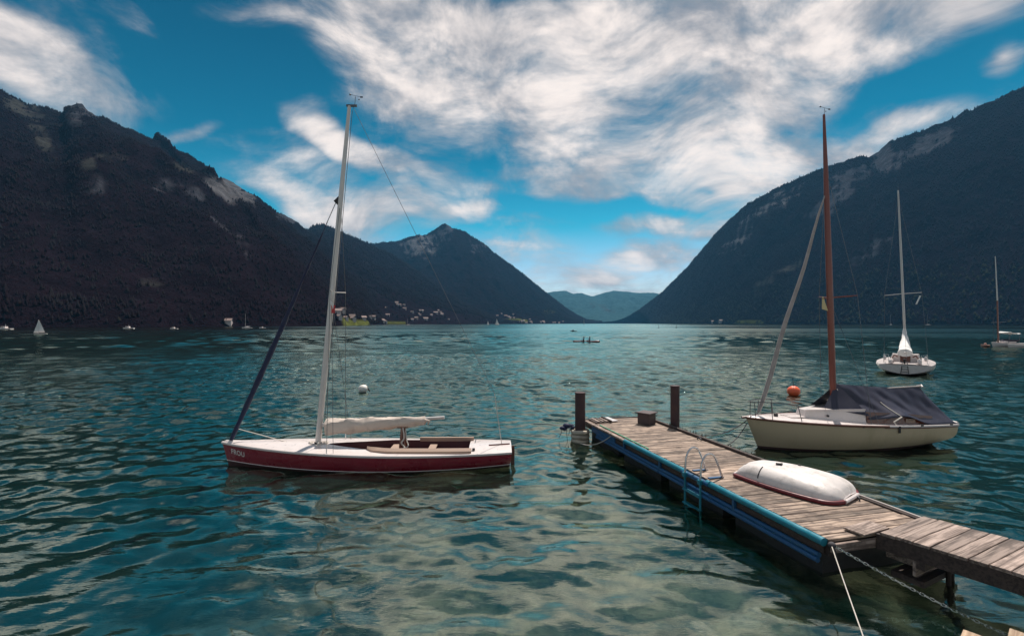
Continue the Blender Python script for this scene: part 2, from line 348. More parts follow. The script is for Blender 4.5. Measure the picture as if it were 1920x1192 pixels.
def make_water():
    nr, nc = 1050, 540
    q = np.linspace(0, 1, nr)                                   # most rows go to the first 60 m
    r = np.exp(np.interp(q, [0, .62, .88, 1], np.log([2.6, 60, 400, 14000])))
    th = np.linspace(-R(60), R(60), nc)
    rr, tt = np.meshgrid(r, th, indexing='ij')
    X = rr * np.sin(tt); Y = rr * np.cos(tt) - 0.5
    Z = np.zeros_like(X)
    cell = np.gradient(r)[:, None] + 0 * X
    wr = np.random.default_rng(3)
    gust = 0.75 + 0.6 * fbm(X / 14 + 5, Y / 9, 3)
    near = sstep(6, 34, rr)                                  # sheltered by the shore: lower waves
    for k in range(104):
        lam = 0.30 * (1.7 / 0.30) ** wr.random() if k < 84 else 2.0 * 3.5 ** wr.random()
        th0 = math.pi * 1.5 + wr.normal(0, 0.55) + 0.15         # travelling towards the shore
        kx, ky = 2 * math.pi / lam * math.cos(th0), 2 * math.pi / lam * math.sin(th0)
        amp = 0.0066 * lam * (1 if k < 84 else sstep(25, 110, rr))
        fade = np.clip((lam / cell - 2.0) / 2.0, 0, 1)
        ph = wr.random() * 6.28
        wob = 2.2 * perlin(X / (lam * 2.6) + k * 7.7, Y / (lam * 2.6) + k * 3.1)
        env = np.clip(0.35 + 1.6 * perlin(X / (lam * 5) + k * 3.3, Y / (lam * 4) + k * 1.9) + .55, 0, 2)
        Z += amp * fade * gust * env * (0.50 + 0.75 * near) * np.sin(kx * X + ky * Y + ph + wob)
    V = np.stack([X, Y, Z], -1).reshape(-1, 3)
    d = bed_depth(X, Y)
    m = bpy.data.materials.new('lake_water'); m.use_nodes = True; N = NT(m.node_tree)
    geo = N.n('ShaderNodeNewGeometry'); pos = geo.outputs['Position']
    at = N.n('ShaderNodeAttribute', attribute_name='depth').outputs['Fac']
    sx = N.n('ShaderNodeSeparateXYZ', i={0: pos})
    dist = N.n('ShaderNodeVectorMath', operation='LENGTH', i={0: pos}).outputs['Value']
    # wind ripples: short wavelets everywhere, broader ones far out, broken into calm and ruffled lanes
    r1 = N.noise(N.n('ShaderNodeMapping', i={0: pos, 3: (3.2, 8.5, 1)}).outputs[0], 1.0, 3, 0.55, 0.3)
    r2 = N.noise(N.n('ShaderNodeMapping', i={0: pos, 3: (0.55, 1.35, 1)}).outputs[0], 1.0, 4, 0.6, 0.3)
    r3 = N.noise(N.n('ShaderNodeMapping', i={0: pos, 3: (0.06, 0.22, 1)}).outputs[0], 1.0, 4, 0.6, 0.2)
    lanes = N.mapr(N.noise(N.n('ShaderNodeMapping', i={0: pos, 2: (0, 0, R(8)), 3: (0.0012, 0.0055, 1)}).outputs[0], 1.0, 3, 0.5), 0.40, 0.60, 0.25, 1.1)
    far = N.mapr(dist, 25, 160); nearf = N.mapr(dist, 10, 45)
    h = N.m('ADD', N.m('MULTIPLY', r1, N.m('MULTIPLY_ADD', nearf, 0.020, 0.006)), N.m('MULTIPLY', r2, N.m('MULTIPLY', nearf, 0.045)))
    h = N.m('ADD', h, N.m('MULTIPLY', r3, N.m('MULTIPLY', far, 0.10)))
    lf = N.m('MAXIMUM', N.mapr(dist, 60, 160, 1.0, 0.0), lanes)
    bn = N.n('ShaderNodeBump', i={'Strength': N.m('MULTIPLY', lf, N.m('MULTIPLY_ADD', far, -0.6, 1.0)), 'Distance': 1.0, 'Height': h})
    fr = N.n('ShaderNodeFresnel', i={'IOR': 1.6, 'Normal': bn.outputs[0]})
    gl = N.n('ShaderNodeBsdfGlossy', distribution='BECKMANN', i={'Color': (0.93, 1, 0.84, 1), 'Roughness': N.m('MULTIPLY', N.m('MULTIPLY_ADD', N.mapr(dist, 25, 220), 0.31, 0.015), N.m('MULTIPLY_ADD', lf, 0.35, 0.65)), 'Normal': bn.outputs[0]})
    body = N.n('ShaderNodeBsdfDiffuse', i={'Color': (0.001, 0.016, 0.0135, 1)})
    tr = N.n('ShaderNodeBsdfRefraction', i={'Color': (0.84, 0.96, 0.86, 1), 'IOR': 1.33, 'Roughness': 0.0, 'Normal': bn.outputs[0]})
    op = N.m('SUBTRACT', 1.0, N.m('POWER', 2.718, N.m('MULTIPLY', at, -0.50)))
    under = N.n('ShaderNodeMixShader', i={0: op, 1: tr.outputs[0], 2: body.outputs[0]})
    sh = N.n('ShaderNodeMixShader', i={0: N.m('MULTIPLY_ADD', fr.outputs[0], 0.82, 0.18), 1: under.outputs[0], 2: gl.outputs[0]})
    N.n('ShaderNodeOutputMaterial', i={0: sh.outputs[0]})
    o = link('lake', np_mesh('lake', V, grid_faces(nr, nc), m, attrs={'depth': ('FLOAT', d.ravel())}))
    tag(o, 'rippled teal lake filling the valley', 'lake', kind='structure')
    # lake bed
    gx, gy = np.meshgrid(np.linspace(-45, 45, 260), np.linspace(-4, 45, 170), indexing='xy')
    zb = -bed_depth(gx, gy) + 0.04 * fbm(gx * 1.6, gy * 1.6, 3)
    bm_ = bpy.data.materials.new('lake_bed_stones'); bm_.use_nodes = True; N = NT(bm_.node_tree)
    p2 = N.n('ShaderNodeNewGeometry').outputs['Position']
    n1 = N.noise(p2, 0.55, 5, 0.6, 0.4); n2 = N.noise(p2, 6, 4, 0.6)
    c = N.mix(N.mapr(n1, 0.42, 0.60), (0.06, 0.085, 0.05), (0.50, 0.45, 0.31))
    c = N.mix(N.m('MULTIPLY', N.mapr(n2, 0.45, 0.7), 0.5), c, (0.10, 0.10, 0.075))
    b = N.n('ShaderNodeBsdfDiffuse', i={0: c}); N.n('ShaderNodeOutputMaterial', i={0: b.outputs[0]})
    o = link('lake_bed', np_mesh('lake_bed', np.stack([gx, gy, zb], -1).reshape(-1, 3), grid_faces(170, 260), bm_))
    tag(o, 'sandy lake bed with weed under the shallow water', 'lake bed', kind='structure')
make_water()

# ------------------------------------------------------------------ mountains
def resample(pts, n):
    pts = np.array(pts, float); d = np.r_[0, np.cumsum(np.hypot(*(np.diff(pts[:, :2], axis=0).T)))]
    s = np.linspace(0, d[-1], n); return np.stack([np.interp(s, d, pts[:, k]) for k in range(pts.shape[1])], -1)
def m_mountain():
    m = bpy.data.materials.new('mountain_ground'); m.use_nodes = True; N = NT(m.node_tree)
    at = N.n('ShaderNodeAttribute', attribute_name='cover'); pos = N.n('ShaderNodeNewGeometry').outputs['Position']
    n1 = N.noise(pos, 0.02, 8, 0.65); n2 = N.noise(N.n('ShaderNodeMapping', i={0: pos, 3: (1, 1, .35)}).outputs[0], 0.06, 6, 0.7)
    k = N.mapr(n1, 0.3, 0.7, 0.55, 1.45, smooth=False)
    c = N.mix(1.0, at.outputs['Color'], N.n('ShaderNodeCombineColor', i={0: k, 1: k, 2: k}).outputs[0], 'MULTIPLY')
    bn = N.n('ShaderNodeBump', i={'Strength': 0.9, 'Distance': 14.0, 'Height': n2})
    b = N.n('ShaderNodeBsdfDiffuse', i={0: c, 'Normal': bn.outputs[0]}); N.n('ShaderNodeOutputMaterial', i={0: b.outputs[0]}); return m
M_mount = m_mountain()
def m_tree():
    m = bpy.data.materials.new('conifer_foliage'); m.use_nodes = True; N = NT(m.node_tree)
    pos = N.n('ShaderNodeNewGeometry').outputs['Position']
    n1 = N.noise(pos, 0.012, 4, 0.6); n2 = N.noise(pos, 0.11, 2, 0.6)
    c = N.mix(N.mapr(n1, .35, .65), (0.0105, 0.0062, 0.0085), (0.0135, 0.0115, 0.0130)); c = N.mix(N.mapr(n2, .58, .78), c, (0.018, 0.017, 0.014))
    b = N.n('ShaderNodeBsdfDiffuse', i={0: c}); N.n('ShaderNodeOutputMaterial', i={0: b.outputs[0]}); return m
M_tree = m_tree()
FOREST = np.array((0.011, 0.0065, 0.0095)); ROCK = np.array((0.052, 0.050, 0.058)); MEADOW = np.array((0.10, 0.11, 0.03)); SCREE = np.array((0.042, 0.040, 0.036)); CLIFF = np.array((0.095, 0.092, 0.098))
TERR = {}
def ridge_pts(prof): return [(*P(u, v, Y)[:3],) for (u, v, Y) in prof]
def make_mountain(key, name, prof, shore, ns, nt, seed, pw, gully, patches, label, nz=1.0, back=1.0, base=None):
    """terrain running from a shoreline (world x, y) up to a ridge and down behind it"""
    rp = resample(ridge_pts(prof), ns); sp = resample(shore, ns)
    S = np.linspace(0, 1, ns)[:, None]; T = np.r_[np.linspace(0, 1, nt), 1 + np.linspace(0, 1, 14)[1:]][None, :]
    Tf = np.minimum(T, 1); Tb = np.maximum(T - 1, 0)
    dirx = rp[:, 0] - sp[:, 0]; diry = rp[:, 1] - sp[:, 1]
    X = sp[:, :1] + dirx[:, None] * (Tf + Tb * back); Y = sp[:, 1:2] + diry[:, None] * (Tf + Tb * back)
    h = rp[:, 2:3]
    Z = h * (Tf ** pw) * (1 - Tb ** 1.2) + 1.5 * np.minimum(Tf * 60, 1)
    wx = X / 420 + seed; wy = Y / 420 - seed
    big = fbm(wx, wy, 5, .52); rid = fbm(wx * 1.7 + 4, wy * 1.7, 5, .55, ridged=True)
    L = np.r_[0, np.cumsum(np.hypot(np.diff(rp[:, 0]), np.diff(rp[:, 1])))][:, None]
    gul = fbm(L / 210 + seed + .35 * big, T * 1.6 + seed, 4, .55, ridged=True)
    amp = np.sin(np.clip(Tf, 0, 1) * math.pi) ** 0.8 * (1 - Tb)
    Z = Z + nz * amp * h * (0.13 * big + 0.09 * (rid - .45) + gully * (gul - .45))
    Z = Z + (1 - np.abs(np.clip((T - 1) * 6, -1, 1))) * h * 0.022 * fbm(L / 55 + seed, T * 3, 4, .6)
    Z = np.where(Tf * 1.0 > 0.002, np.maximum(Z, 0.4), -2.0)
    # ground cover seen as rock, meadow, scree: placed by where it lies on the slope
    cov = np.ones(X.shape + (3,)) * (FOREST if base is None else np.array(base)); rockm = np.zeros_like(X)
    gyy, gxx = np.gradient(Z); 
    U = CU + X / Y * FPX; Vp = HV - (Z - CAM_H) / Y * FPX
    nz2 = fbm(X / 90 + seed, Z / 60 + seed, 5, .6); nz3 = fbm(X / 30, Z / 26 + seed, 3, .6); stk = fbm(L / 34 + seed + .6 * big, T * 3.5 + 2, 4, .6)
    for (u, v, ru, rv, rot, kind, w) in patches:
        ca, sa = math.cos(R(rot)), math.sin(R(rot)); du = U - u; dv = Vp - v
        e = ((du * ca + dv * sa) / ru) ** 2 + ((-du * sa + dv * ca) / rv) ** 2
        if kind == 'meadow': mk = sstep(1.05, .9, e + .15 * nz2) * (w)
        else: mk = sstep(.34, .85, sstep(2.4, .0, e) * w + .75 * nz2 + .9 * stk + .35 * nz3) * sstep(2.6, 1.2, e)
        mk = mk * (Tb < .2); c = {'rock': ROCK, 'cliff': CLIFF, 'meadow': MEADOW, 'scree': SCREE}[kind]
        cov = cov * (1 - mk[..., None]) + c * mk[..., None]; rockm = np.maximum(rockm, mk)
    nr, ncol = X.shape
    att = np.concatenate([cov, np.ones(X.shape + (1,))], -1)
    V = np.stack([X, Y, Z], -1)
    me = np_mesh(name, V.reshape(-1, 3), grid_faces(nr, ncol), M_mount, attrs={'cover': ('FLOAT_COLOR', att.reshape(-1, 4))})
    o = link(name, me); tag(o, label, 'mountain', kind='structure')
    TERR[key] = (V, rockm, nt)
    return V
def terr_at(key, fs, ft):
    V, rk, nt = TERR[key]; a = fs * (V.shape[0] - 1.001); b = ft * (nt - 1.001)
    i = np.floor(a).astype(int); j = np.floor(b).astype(int); fa = (a - i)[..., None]; fb = (b - j)[..., None]
    p = V[i, j] * (1 - fa) * (1 - fb) + V[i + 1, j] * fa * (1 - fb) + V[i, j + 1] * (1 - fa) * fb + V[i + 1, j + 1] * fa * fb
    return p, rk[i, j]
def make_forest(key, name, n, hmin, hmax, label, seed, tpow=1.0, clear=None, tmax=1.0, mt=None, fat=1.0):
    r_ = np.random.default_rng(seed)
    fs = r_.random(n); ft = r_.random(n) ** tpow * .995 * tmax + .004
    p, rk = terr_at(key, fs, ft)
    den = fbm(p[:, 0] / 70 + seed, p[:, 1] / 70, 3)
    keep = (r_.random(n) > rk * 1.3) & (den + .55 * r_.random(n) > -.05)
    if clear: keep &= ~((ft < clear) & (r_.random(n) < .92))          # village and pasture near the water
    p = p[keep]; n = len(p)
    h = (hmin + (hmax - hmin) * r_.random(n) ** 1.3) * (1 + .25 * den[keep]); rad = fat * h * (.17 + .12 * r_.random(n))
    k = 5; a = np.arange(k) * 2 * np.pi / k
    ph = r_.random((n, 1)) * 6.28; jr = rad[:, None] * (.75 + .5 * r_.random((n, k)))
    bx = p[:, :1] + np.cos(a + ph) * jr; by = p[:, 1:2] + np.sin(a + ph) * jr; bz = p[:, 2:3] + h[:, None] * (.02 + .22 * r_.random((n, k)))
    top = p + np.stack([(r_.random(n) - .5) * rad * .3, (r_.random(n) - .5) * rad * .3, h], -1)
    V = np.concatenate([np.stack([bx, by, bz], -1), top[:, None, :]], 1).reshape(-1, 3)
    base = (np.arange(n) * (k + 1))[:, None, None]
    tri = np.array([(j, (j + 1) % k, k) for j in range(k)])[None]
    o = link(name, np_mesh(name, V, (base + tri).reshape(-1, 3), mt or M_tree, smooth=False))
    tag(o, label, 'forest', kind='stuff')

left_prof = [(-620, 60, 1150), (-300, 120, 1250), (0, 170, 1500), (40, 190, 1540), (75, 203, 1570), (117, 213, 1600), (121, 198, 1610), (138, 195, 1620), (155, 197, 1630), (163, 208, 1650), (200, 226, 1680), (240, 243, 1740),
    (285, 262, 1800), (292, 250, 1810), (298, 252, 1815), (302, 268, 1820), (335, 285, 1880), (362, 300, 1930), (372, 318, 1950), (392, 332, 1990), (425, 336, 2060), (450, 352, 2110), (470, 383, 2150), (505, 397, 2250), (535, 404, 2350), (552, 414, 2400), (568, 431, 2450), (600, 470, 2550), (660, 540, 2700), (720, 596, 2800)]
left_shore = [(-1350, 380), (-700, 400), (-455, 430), (-380, 490), (-300, 600), (-260, 760), (-330, 1200), (-420, 1700), (-520, 2300)]
make_mountain('left', 'mountain_left', left_prof, left_shore, 420, 150, 3.1, 0.95, 0.10,
    [(430, 355, 46, 20, 25, 'cliff', 1.0), (365, 362, 30, 12, 8, 'rock', .7), (150, 215, 30, 22, 0, 'rock', .8), (75, 255, 14, 34, -35, 'scree', .95), (45, 205, 45, 12, 22, 'scree', .8), (215, 295, 26, 10, 5, 'scree', .75), (165, 310, 12, 14, 0, 'scree', .7),
     (345, 315, 24, 6, 25, 'scree', .8), (535, 408, 20, 8, 22, 'rock', .8), (320, 345, 40, 12, 0, 'rock', .6), (395, 420, 30, 24, 30, 'rock', .35), (450, 460, 18, 22, 0, 'rock', .3), (170, 345, 22, 20, 20, 'rock', .3), (280, 530, 22, 5, 10, 'scree', .5),
     (515, 609, 34, 4, 0, 'meadow', 1.0), (665, 607, 30, 9, 2, 'meadow', 1.0)], 'dark forested mountain with pale cliffs rising on the left shore', nz=.75)
sec_prof = [(440, 500, 2500), (520, 452, 2700), (568, 432, 2850), (590, 424, 2900), (603, 421, 2950), (620, 425, 3000), (650, 440, 3050), (690, 457, 3100), (740, 482, 3150), (800, 520, 3250), (860, 556, 3350), (930, 590, 3450), (990, 604, 3500)]
sec_shore = [(-820, 900), (-560, 1150), (-430, 1250), (-330, 1500), (-210, 1950), (-110, 2400), (60, 3000)]
make_mountain('second', 'mountain_left_far', sec_prof, sec_shore, 240, 90, 8.7, 1.15, 0.06,
    [(665, 606, 32, 6, 2, 'meadow', 1.0), (740, 605, 22, 3, 0, 'meadow', .8), (680, 490, 16, 10, 20, 'rock', .4)], 'lower forested ridge behind the left mountain')
cen_prof = [(600, 520, 4200), (650, 480, 4350), (690, 459, 4450), (715, 455, 4450), (750, 452, 4500), (770, 443, 4500), (800, 440, 4500), (815, 430, 4500), (833, 419, 4500), (848, 427, 4500), (870, 434, 4520), (890, 447, 4550), (905, 455, 4600), (925, 473, 4650), (960, 498, 4750), (1000, 530, 4850), (1035, 557, 4950), (1060, 577, 5000), (1080, 590, 5050), (1100, 600, 5100), (1130, 604, 5200)]
cen_shore = [(-1100, 2600), (-700, 2500), (-420, 2450), (-150, 2700), (100, 3100), (330, 3500), (560, 4100), (800, 4700)]
make_mountain('centre', 'mountain_centre', cen_prof, cen_shore, 340, 120, 21.3, 1.25, 0.07,
    [(790, 462, 34, 22, 0, 'cliff', .75), (835, 435, 12, 22, 20, 'rock', .6), (895, 460, 16, 14, 40, 'rock', .6), (765, 470, 8, 16, -20, 'rock', .6), (960, 601, 30, 4, 0, 'meadow', .8), (1030, 585, 12, 4, 0, 'meadow', .35), (820, 603, 40, 3, 0, 'meadow', .6)], 'pointed dark peak at the far end of the lake')
right_prof = [(1120, 606, 5600), (1165, 602, 5200), (1200, 580, 4700), (1240, 550, 4300), (1290, 500, 3900), (1340, 440, 3600), (1370, 410, 3450), (1400, 384, 3300), (1450, 356, 3100), (1500, 333, 2950), (1545, 315, 2800), (1585, 302, 2700), (1605, 294, 2650), (1614, 293, 2640), (1630, 297, 2600), (1665, 268, 2520), (1700, 254, 2450), (1740, 243, 2400), (1800, 215, 2300), (1850, 194, 2220), (1885, 178, 2180), (1920, 164, 2150), (2000, 120, 2050), (2200, 60, 1900), (2600, 40, 1750), (3000, 120, 1700)]
right_shore = [(1500, 5300), (1220, 4300), (1150, 3600), (1120, 3000), (1150, 2500), (1190, 2000), (1250, 1600), (1360, 1250), (1600, 950), (2300, 700), (3200, 550)]
make_mountain('right', 'mountain_right', right_prof, right_shore, 440, 150, 33.9, 1.0, 0.11,
    [(1450, 385, 60, 14, -32, 'cliff', .55), (1390, 440, 45, 14, -45, 'cliff', .55), (1660, 300, 30, 26, -30, 'rock', .8), (1600, 330, 60, 14, -25, 'rock', .7), (1740, 270, 60, 16, -25, 'rock', .75), (1560, 380, 60, 16, -40, 'rock', .75), (1405, 604, 28, 4, 0, 'meadow', 1.0), (1450, 520, 60, 8, -28, 'scree', .7), (1620, 480, 50, 14, -35, 'rock', .6)], 'long dark forested mountain flank on the right shore', nz=.5)
far_prof = [(940, 590, 9000), (1000, 556, 9000), (1035, 547, 9000), (1060, 545, 9000), (1075, 551, 9000), (1090, 549, 9000), (1110, 556, 9000), (1130, 550, 9000), (1150, 545, 9100), (1165, 546, 9100), (1195, 549, 9200), (1225, 549, 9200), (1245, 552, 9200), (1320, 560, 9200), (1420, 590, 9300)]
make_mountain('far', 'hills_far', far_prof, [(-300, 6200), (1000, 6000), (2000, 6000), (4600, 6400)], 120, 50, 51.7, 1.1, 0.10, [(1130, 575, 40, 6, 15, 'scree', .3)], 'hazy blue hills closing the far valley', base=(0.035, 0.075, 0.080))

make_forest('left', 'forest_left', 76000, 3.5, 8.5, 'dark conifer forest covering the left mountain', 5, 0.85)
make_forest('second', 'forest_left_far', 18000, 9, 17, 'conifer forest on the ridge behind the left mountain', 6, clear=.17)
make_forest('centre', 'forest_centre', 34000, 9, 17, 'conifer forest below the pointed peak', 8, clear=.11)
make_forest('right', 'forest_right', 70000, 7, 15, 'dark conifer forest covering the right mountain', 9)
M_broad = mat('broadleaf_foliage', (0.017, 0.017, 0.010), 1.0, var=0.5, vscale=0.05, spec=0.0)
make_forest('left', 'shore_trees_left', 3500, 4, 8, 'line of trees along the left shore', 14, tmax=.03)
make_forest('right', 'shore_trees_right', 4500, 6, 13, 'lighter broadleaf trees low on the right shore', 15, 1.4, tmax=.18, mt=M_broad, fat=1.8)
make_forest('centre', 'shore_trees_centre', 1500, 5, 10, 'trees between the village houses', 16, tmax=.10, fat=1.6)

# haze between the mountains
def make_haze():
    b = MB().box((600, 5200, 640), (9600, 11600, 1300))
    m = bpy.data.materials.new('valley_haze'); m.use_nodes = True; N = NT(m.node_tree)
    v = N.n('ShaderNodeVolumePrincipled', i={'Color': (0.14, 0.50, 0.88, 1), 'Density': 3.8e-5, 'Anisotropy': 0.1})
    o_ = N.n('ShaderNodeOutputMaterial'); m.node_tree.links.new(v.outputs[0], o_.inputs['Volume'])
    o = b.build('haze', m, smooth=False); tag(o, 'thin blue haze hanging in the valley', 'haze', kind='stuff')
make_haze()

# ================================================================== things
# ------------------------------------------------------------------ hull lofting
class Hull:
    def __init__(s, L, b, zs, zb, zk, p=2.6, rake=0.0, srake=0.0):
        s.L, s.b, s.zs, s.zb, s.zk, s.p, s.rake, s.srake = L, b, zs, zb, zk, p, rake, srake
    def half(s, t, z):
        zs, zk = s.zs(t), s.zk(t); q = min(1.0, max(0.0, (zs - z) / (zs - zk))); return s.b(t) * (1 - q ** s.p)
    def pt(s, t, z, side):
        return (t * s.L + s.rake * (s.zs(t) - z) * (1 - t) ** 4 - s.srake * (s.zs(t) - z) * t ** 8, side * s.half(t, z), z)
    def skin(s, za, zb_, rows, n=36):
        """both sides plus the transom between two height curves"""
        m = MB(); ts = [0.5 - 0.5 * math.cos(math.pi * k / n) for k in range(n + 1)]
        for side in (-1, 1):
            g = [[s.pt(t, za(t) + (zb_(t) - za(t)) * k / rows, side) for k in range(rows + 1)] for t in ts]
            m.grid(g, flip=(side > 0))
        a = [s.pt(1, za(1) + (zb_(1) - za(1)) * k / rows, -1) for k in range(rows + 1)]; b = [s.pt(1, za(1) + (zb_(1) - za(1)) * k / rows, 1) for k in range(rows + 1)]
        m.grid([a, b]); return m
    def rail(s, z_off, out, n=40, side=1, t0=0.0, t1=1.0):
        r = []
        for k in range(n + 1):
            t = t0 + (t1 - t0) * k / n; x, y, z = s.pt(t, s.zs(t) + z_off, side); r.append((x, y + side * out, z))
        return r
    def deck(s, camber=0.05, c=None, n=48, extra=()):
        m = MB(); ts = sorted([k / n for k in range(n + 1)] + list(extra)); c = c or (lambda t: 0.0)
        def z(t, y): return s.zs(t) + camber * (1 - (y / max(s.b(t), .01)) ** 2 if s.b(t) > .01 else 0)
        for side in (-1, 1):
            g = []
            for t in ts:
                b = max(s.b(t), 0.0); ci = min(c(t), b * .96)
                g.append([(t * s.L, side * (ci + (b - ci) * k / 4), z(t, ci + (b - ci) * k / 4)) for k in range(5)])
            m.grid(g, flip=(side < 0))
        return m
def sag(a, b, d, n=14):
    a, b = Vector(a), Vector(b); return [a.lerp(b, k / n) - Vector((0, 0, d * 4 * (k / n) * (1 - k / n))) for k in range(n + 1)]
def arc(pts, n=6):
    """smooth a polyline (Catmull-Rom)"""
    p = [Vector(q) for q in pts]; out = []
    for k in range(len(p) - 1):
        a, b, c, d = p[max(k - 1, 0)], p[k], p[k + 1], p[min(k + 2, len(p) - 1)]
        for j in range(n):
            t = j / n; out.append(0.5 * ((2 * b) + (c - a) * t + (2 * a - 5 * b + 4 * c - d) * t * t + (3 * b - a - 3 * c + d) * t ** 3))
    return out + [p[-1]]
def wind_vane(parent, top, name='wind_vane'):
    m = MB(); x, y, z = top; k_ = .7
    m.tube([(x, y, z), (x + .02, y, z + .24)], .007, 6); m.tube([(x - .12, y, z + .29), (x + .20, y, z + .22)], .005, 5)
    m.sphere((x - .12, y, z + .29), .026, 8, 5); m.box((x + .18, y, z + .225), (.07, .008, .04)); m.box((x + .10, y + .05, z + .18), (.035, .008, .025))
    return m.build(name, M_wire, parent)

# ------------------------------------------------------------------ red keelboat
def red_boat():
    L = 7.70
    b = lambda t: .90 * (1 - ((.58 - t) / .58) ** 2) ** .93 if t < .58 else .90 - .30 * ((t - .58) / .42) ** 2
    zs = lambda t: .44 + .21 * (1 - t) ** 2.2 + .035 * t ** 3
    zb = lambda t: .015 + .15 * (1 - t) ** 3 + .10 * t ** 4
    zk = lambda t: -.02 - .38 * math.sin(math.pi * min(1, max(0, t * .92 + .04))) ** .7
    H = Hull(L, b, zs, zb, zk, 2.6, .28, .1)
    t = empty('sailing_boat', (-7.72, 12.78, 0), math.atan2(.22, 7.67), 'maroon open sailing boat with white deck and cream sail rolled on its boom', 'sailing boat')
    hull = H.skin(zs, zb, 6).build('hull', M_maroon, t)
    H.skin(zb, zk, 6).build('hull_bottom', M_antifoul, hull)
    for side in (-1, 1):
        pts = [H.pt(k / 40, zb(k / 40) + .004, side) for k in range(41)]
        MB().tube([(p[0], p[1] + side * .002, p[2]) for p in pts], .011, 5).build('waterline_stripe', M_white, hull)
    # name on the near bow, laid along the planking
    cu = bpy.data.curves.new('name', 'FONT'); cu.body = 'FROU'; cu.size = .185; cu.space_character = 1.08; cu.offset = .005
    to = bpy.data.objects.new('tmp', cu); COL.objects.link(to); dg = bpy.context.evaluated_depsgraph_get()
    me = bpy.data.meshes.new_from_object(to.evaluated_get(dg)); bpy.data.objects.remove(to)
    for v in me.vertices:
        x = .30 + v.co.x * .86; z = .375 + v.co.y - .13 * v.co.x; tt = x / L
        for _ in range(4): tt = (x - H.rake * (zs(tt) - z) * (1 - tt) ** 4) / L
        v.co = (x, -H.half(tt, z) - .006, z)
    me.materials.clear(); me.materials.append(M_white); o = link('name_lettering', me, hull); o['label'] = 'white letters FROU on the bow'
    x0, x1 = 2.80, 6.58
    def c(tt):
        x = tt * L
        if x <= x0 or x >= x1: return 0.0
        return .60 * min(1.0, ((x - x0) / 1.7)) ** .75
    H.deck(.06, c, 64, [(x0 + .003) / L, (x1 - .002) / L, (x1 + .002) / L]).build('deck', M_white, t)
    for side in (-1, 1): MB().tube(H.rail(-.018, .012, side=side), .034, 8, flat=.7).build('gunwale', M_white, t)
    # cockpit
    m = MB(); xs = [x0 + .01 + (x1 - x0 - .02) * k / 24 for k in range(25)]
    for side in (-1, 1):
        m.grid([[(x, side * c(x / L), zs(x / L) + .05), (x, side * c(x / L) * .98, .25), (x, side * c(x / L) * .9, .07)] for x in xs], flip=side > 0)
    m.grid([[(x, -c(x / L) * .9, .07), (x, c(x / L) * .9, .07)] for x in xs])
    m.poly([(xs[-1], -.6, .5), (xs[-1], .6, .5), (xs[-1], .54, .07), (xs[-1], -.54, .07)])
    ck = m.build('cockpit', M_cockpit, t)
    for x, w in ((4.55, .26), (5.55, .20)): MB().box((x, 0, .40), (w, 1.14, .035), bev=.008).build('thwart', M_teak, ck)
    for side in (-1, 1): MB().box((4.9, side * .42, .27), (2.6, .26, .03), bev=.006).build('side_bench', M_varnish, ck)
    for k in range(7): MB().box((5.0, -.39 + .13 * k, .09), (2.7, .10, .02)).build('floor_slat', M_teak, ck)
    for side in (-1, 1):
        rows = []
        for k in range(19):
            xa = 3.95 if side < 0 else 5.15; x = xa + (6.66 - xa) * k / 18; yi = side * (c(min(x, 6.5) / L) - .02); yo = side * (c(min(x, 6.5) / L) + (.13 if k else .02)); z = zs(x / L) + .045
            rows.append([(x, yi, z - .03), (x, yi, z + .075), (x, yi + (yo - yi) * .3, z + .085), (x, yo, z + .03), (x, yo, z - .03)])
        MB().grid(rows, flip=side > 0).build('coaming', M_teak, t)
    # spars
    def mx(z): return 2.52 + (z - .5) * .092
    mast_pts = [(mx(z), 0, z) for z in (.46, 1.2, 2.5, 4.6, 7.1, 8.4, 9.62)]
    mast = MB().tube(mast_pts, [.078, .078, .078, .075, .066, .054, .044], 12).build('mast', M_alu, t)
    MB().box((mx(9.64) + .06, 0, 9.63), (.28, .05, .05)).build('masthead', M_wire, mast); wind_vane(mast, (mx(9.64) + .14, 0, 9.64))
    MB().tube([(mx(.44), 0, .44), (mx(.62), 0, .62)], [.12, .10], 10).build('mast_boot', M_black, mast)
    for side in (-1, 1): MB().tube([(mx(4.63), 0, 4.63), (mx(4.63) + .16, side * .62, 4.66)], .014, 6).build('spreader', M_alu, mast)
    MB().tube([(mx(7.1) - .05, 0, 7.0), (mx(7.1) - .13, 0, 7.06), (mx(7.1), 0, 7.22)], [.05, .06, .03], 7).build('stay_fitting', M_black, mast)
    m = MB(); m.grid([[(mx(4.5) + .02 + .05 * math.sin(k * 1.7) + .01 * j, -.10 - .012 * math.sin(k * 2.1 + j), 4.62 - .09 * k + .02 * j) for j in range(4)] for k in range(6)]); m.build('burgee', M_sail, mast)
    m = MB(); m.grid([[(mx(4.4) + .03 + .035 * j, -.09 + .02 * math.sin(k + j), 4.28 - .07 * k) for j in range(4)] for k in range(4)]); m.build('flag', M_red, mast)
    bx = lambda x: 1.05 + (x - 2.6) * .055
    boom = MB().tube([(2.64, 0, bx(2.64) + .03), (5.9, 0, bx(5.9) + .03)], [.05, .042], 8).build('boom', M_alu, t)
    rr = random.Random(4); rows = []
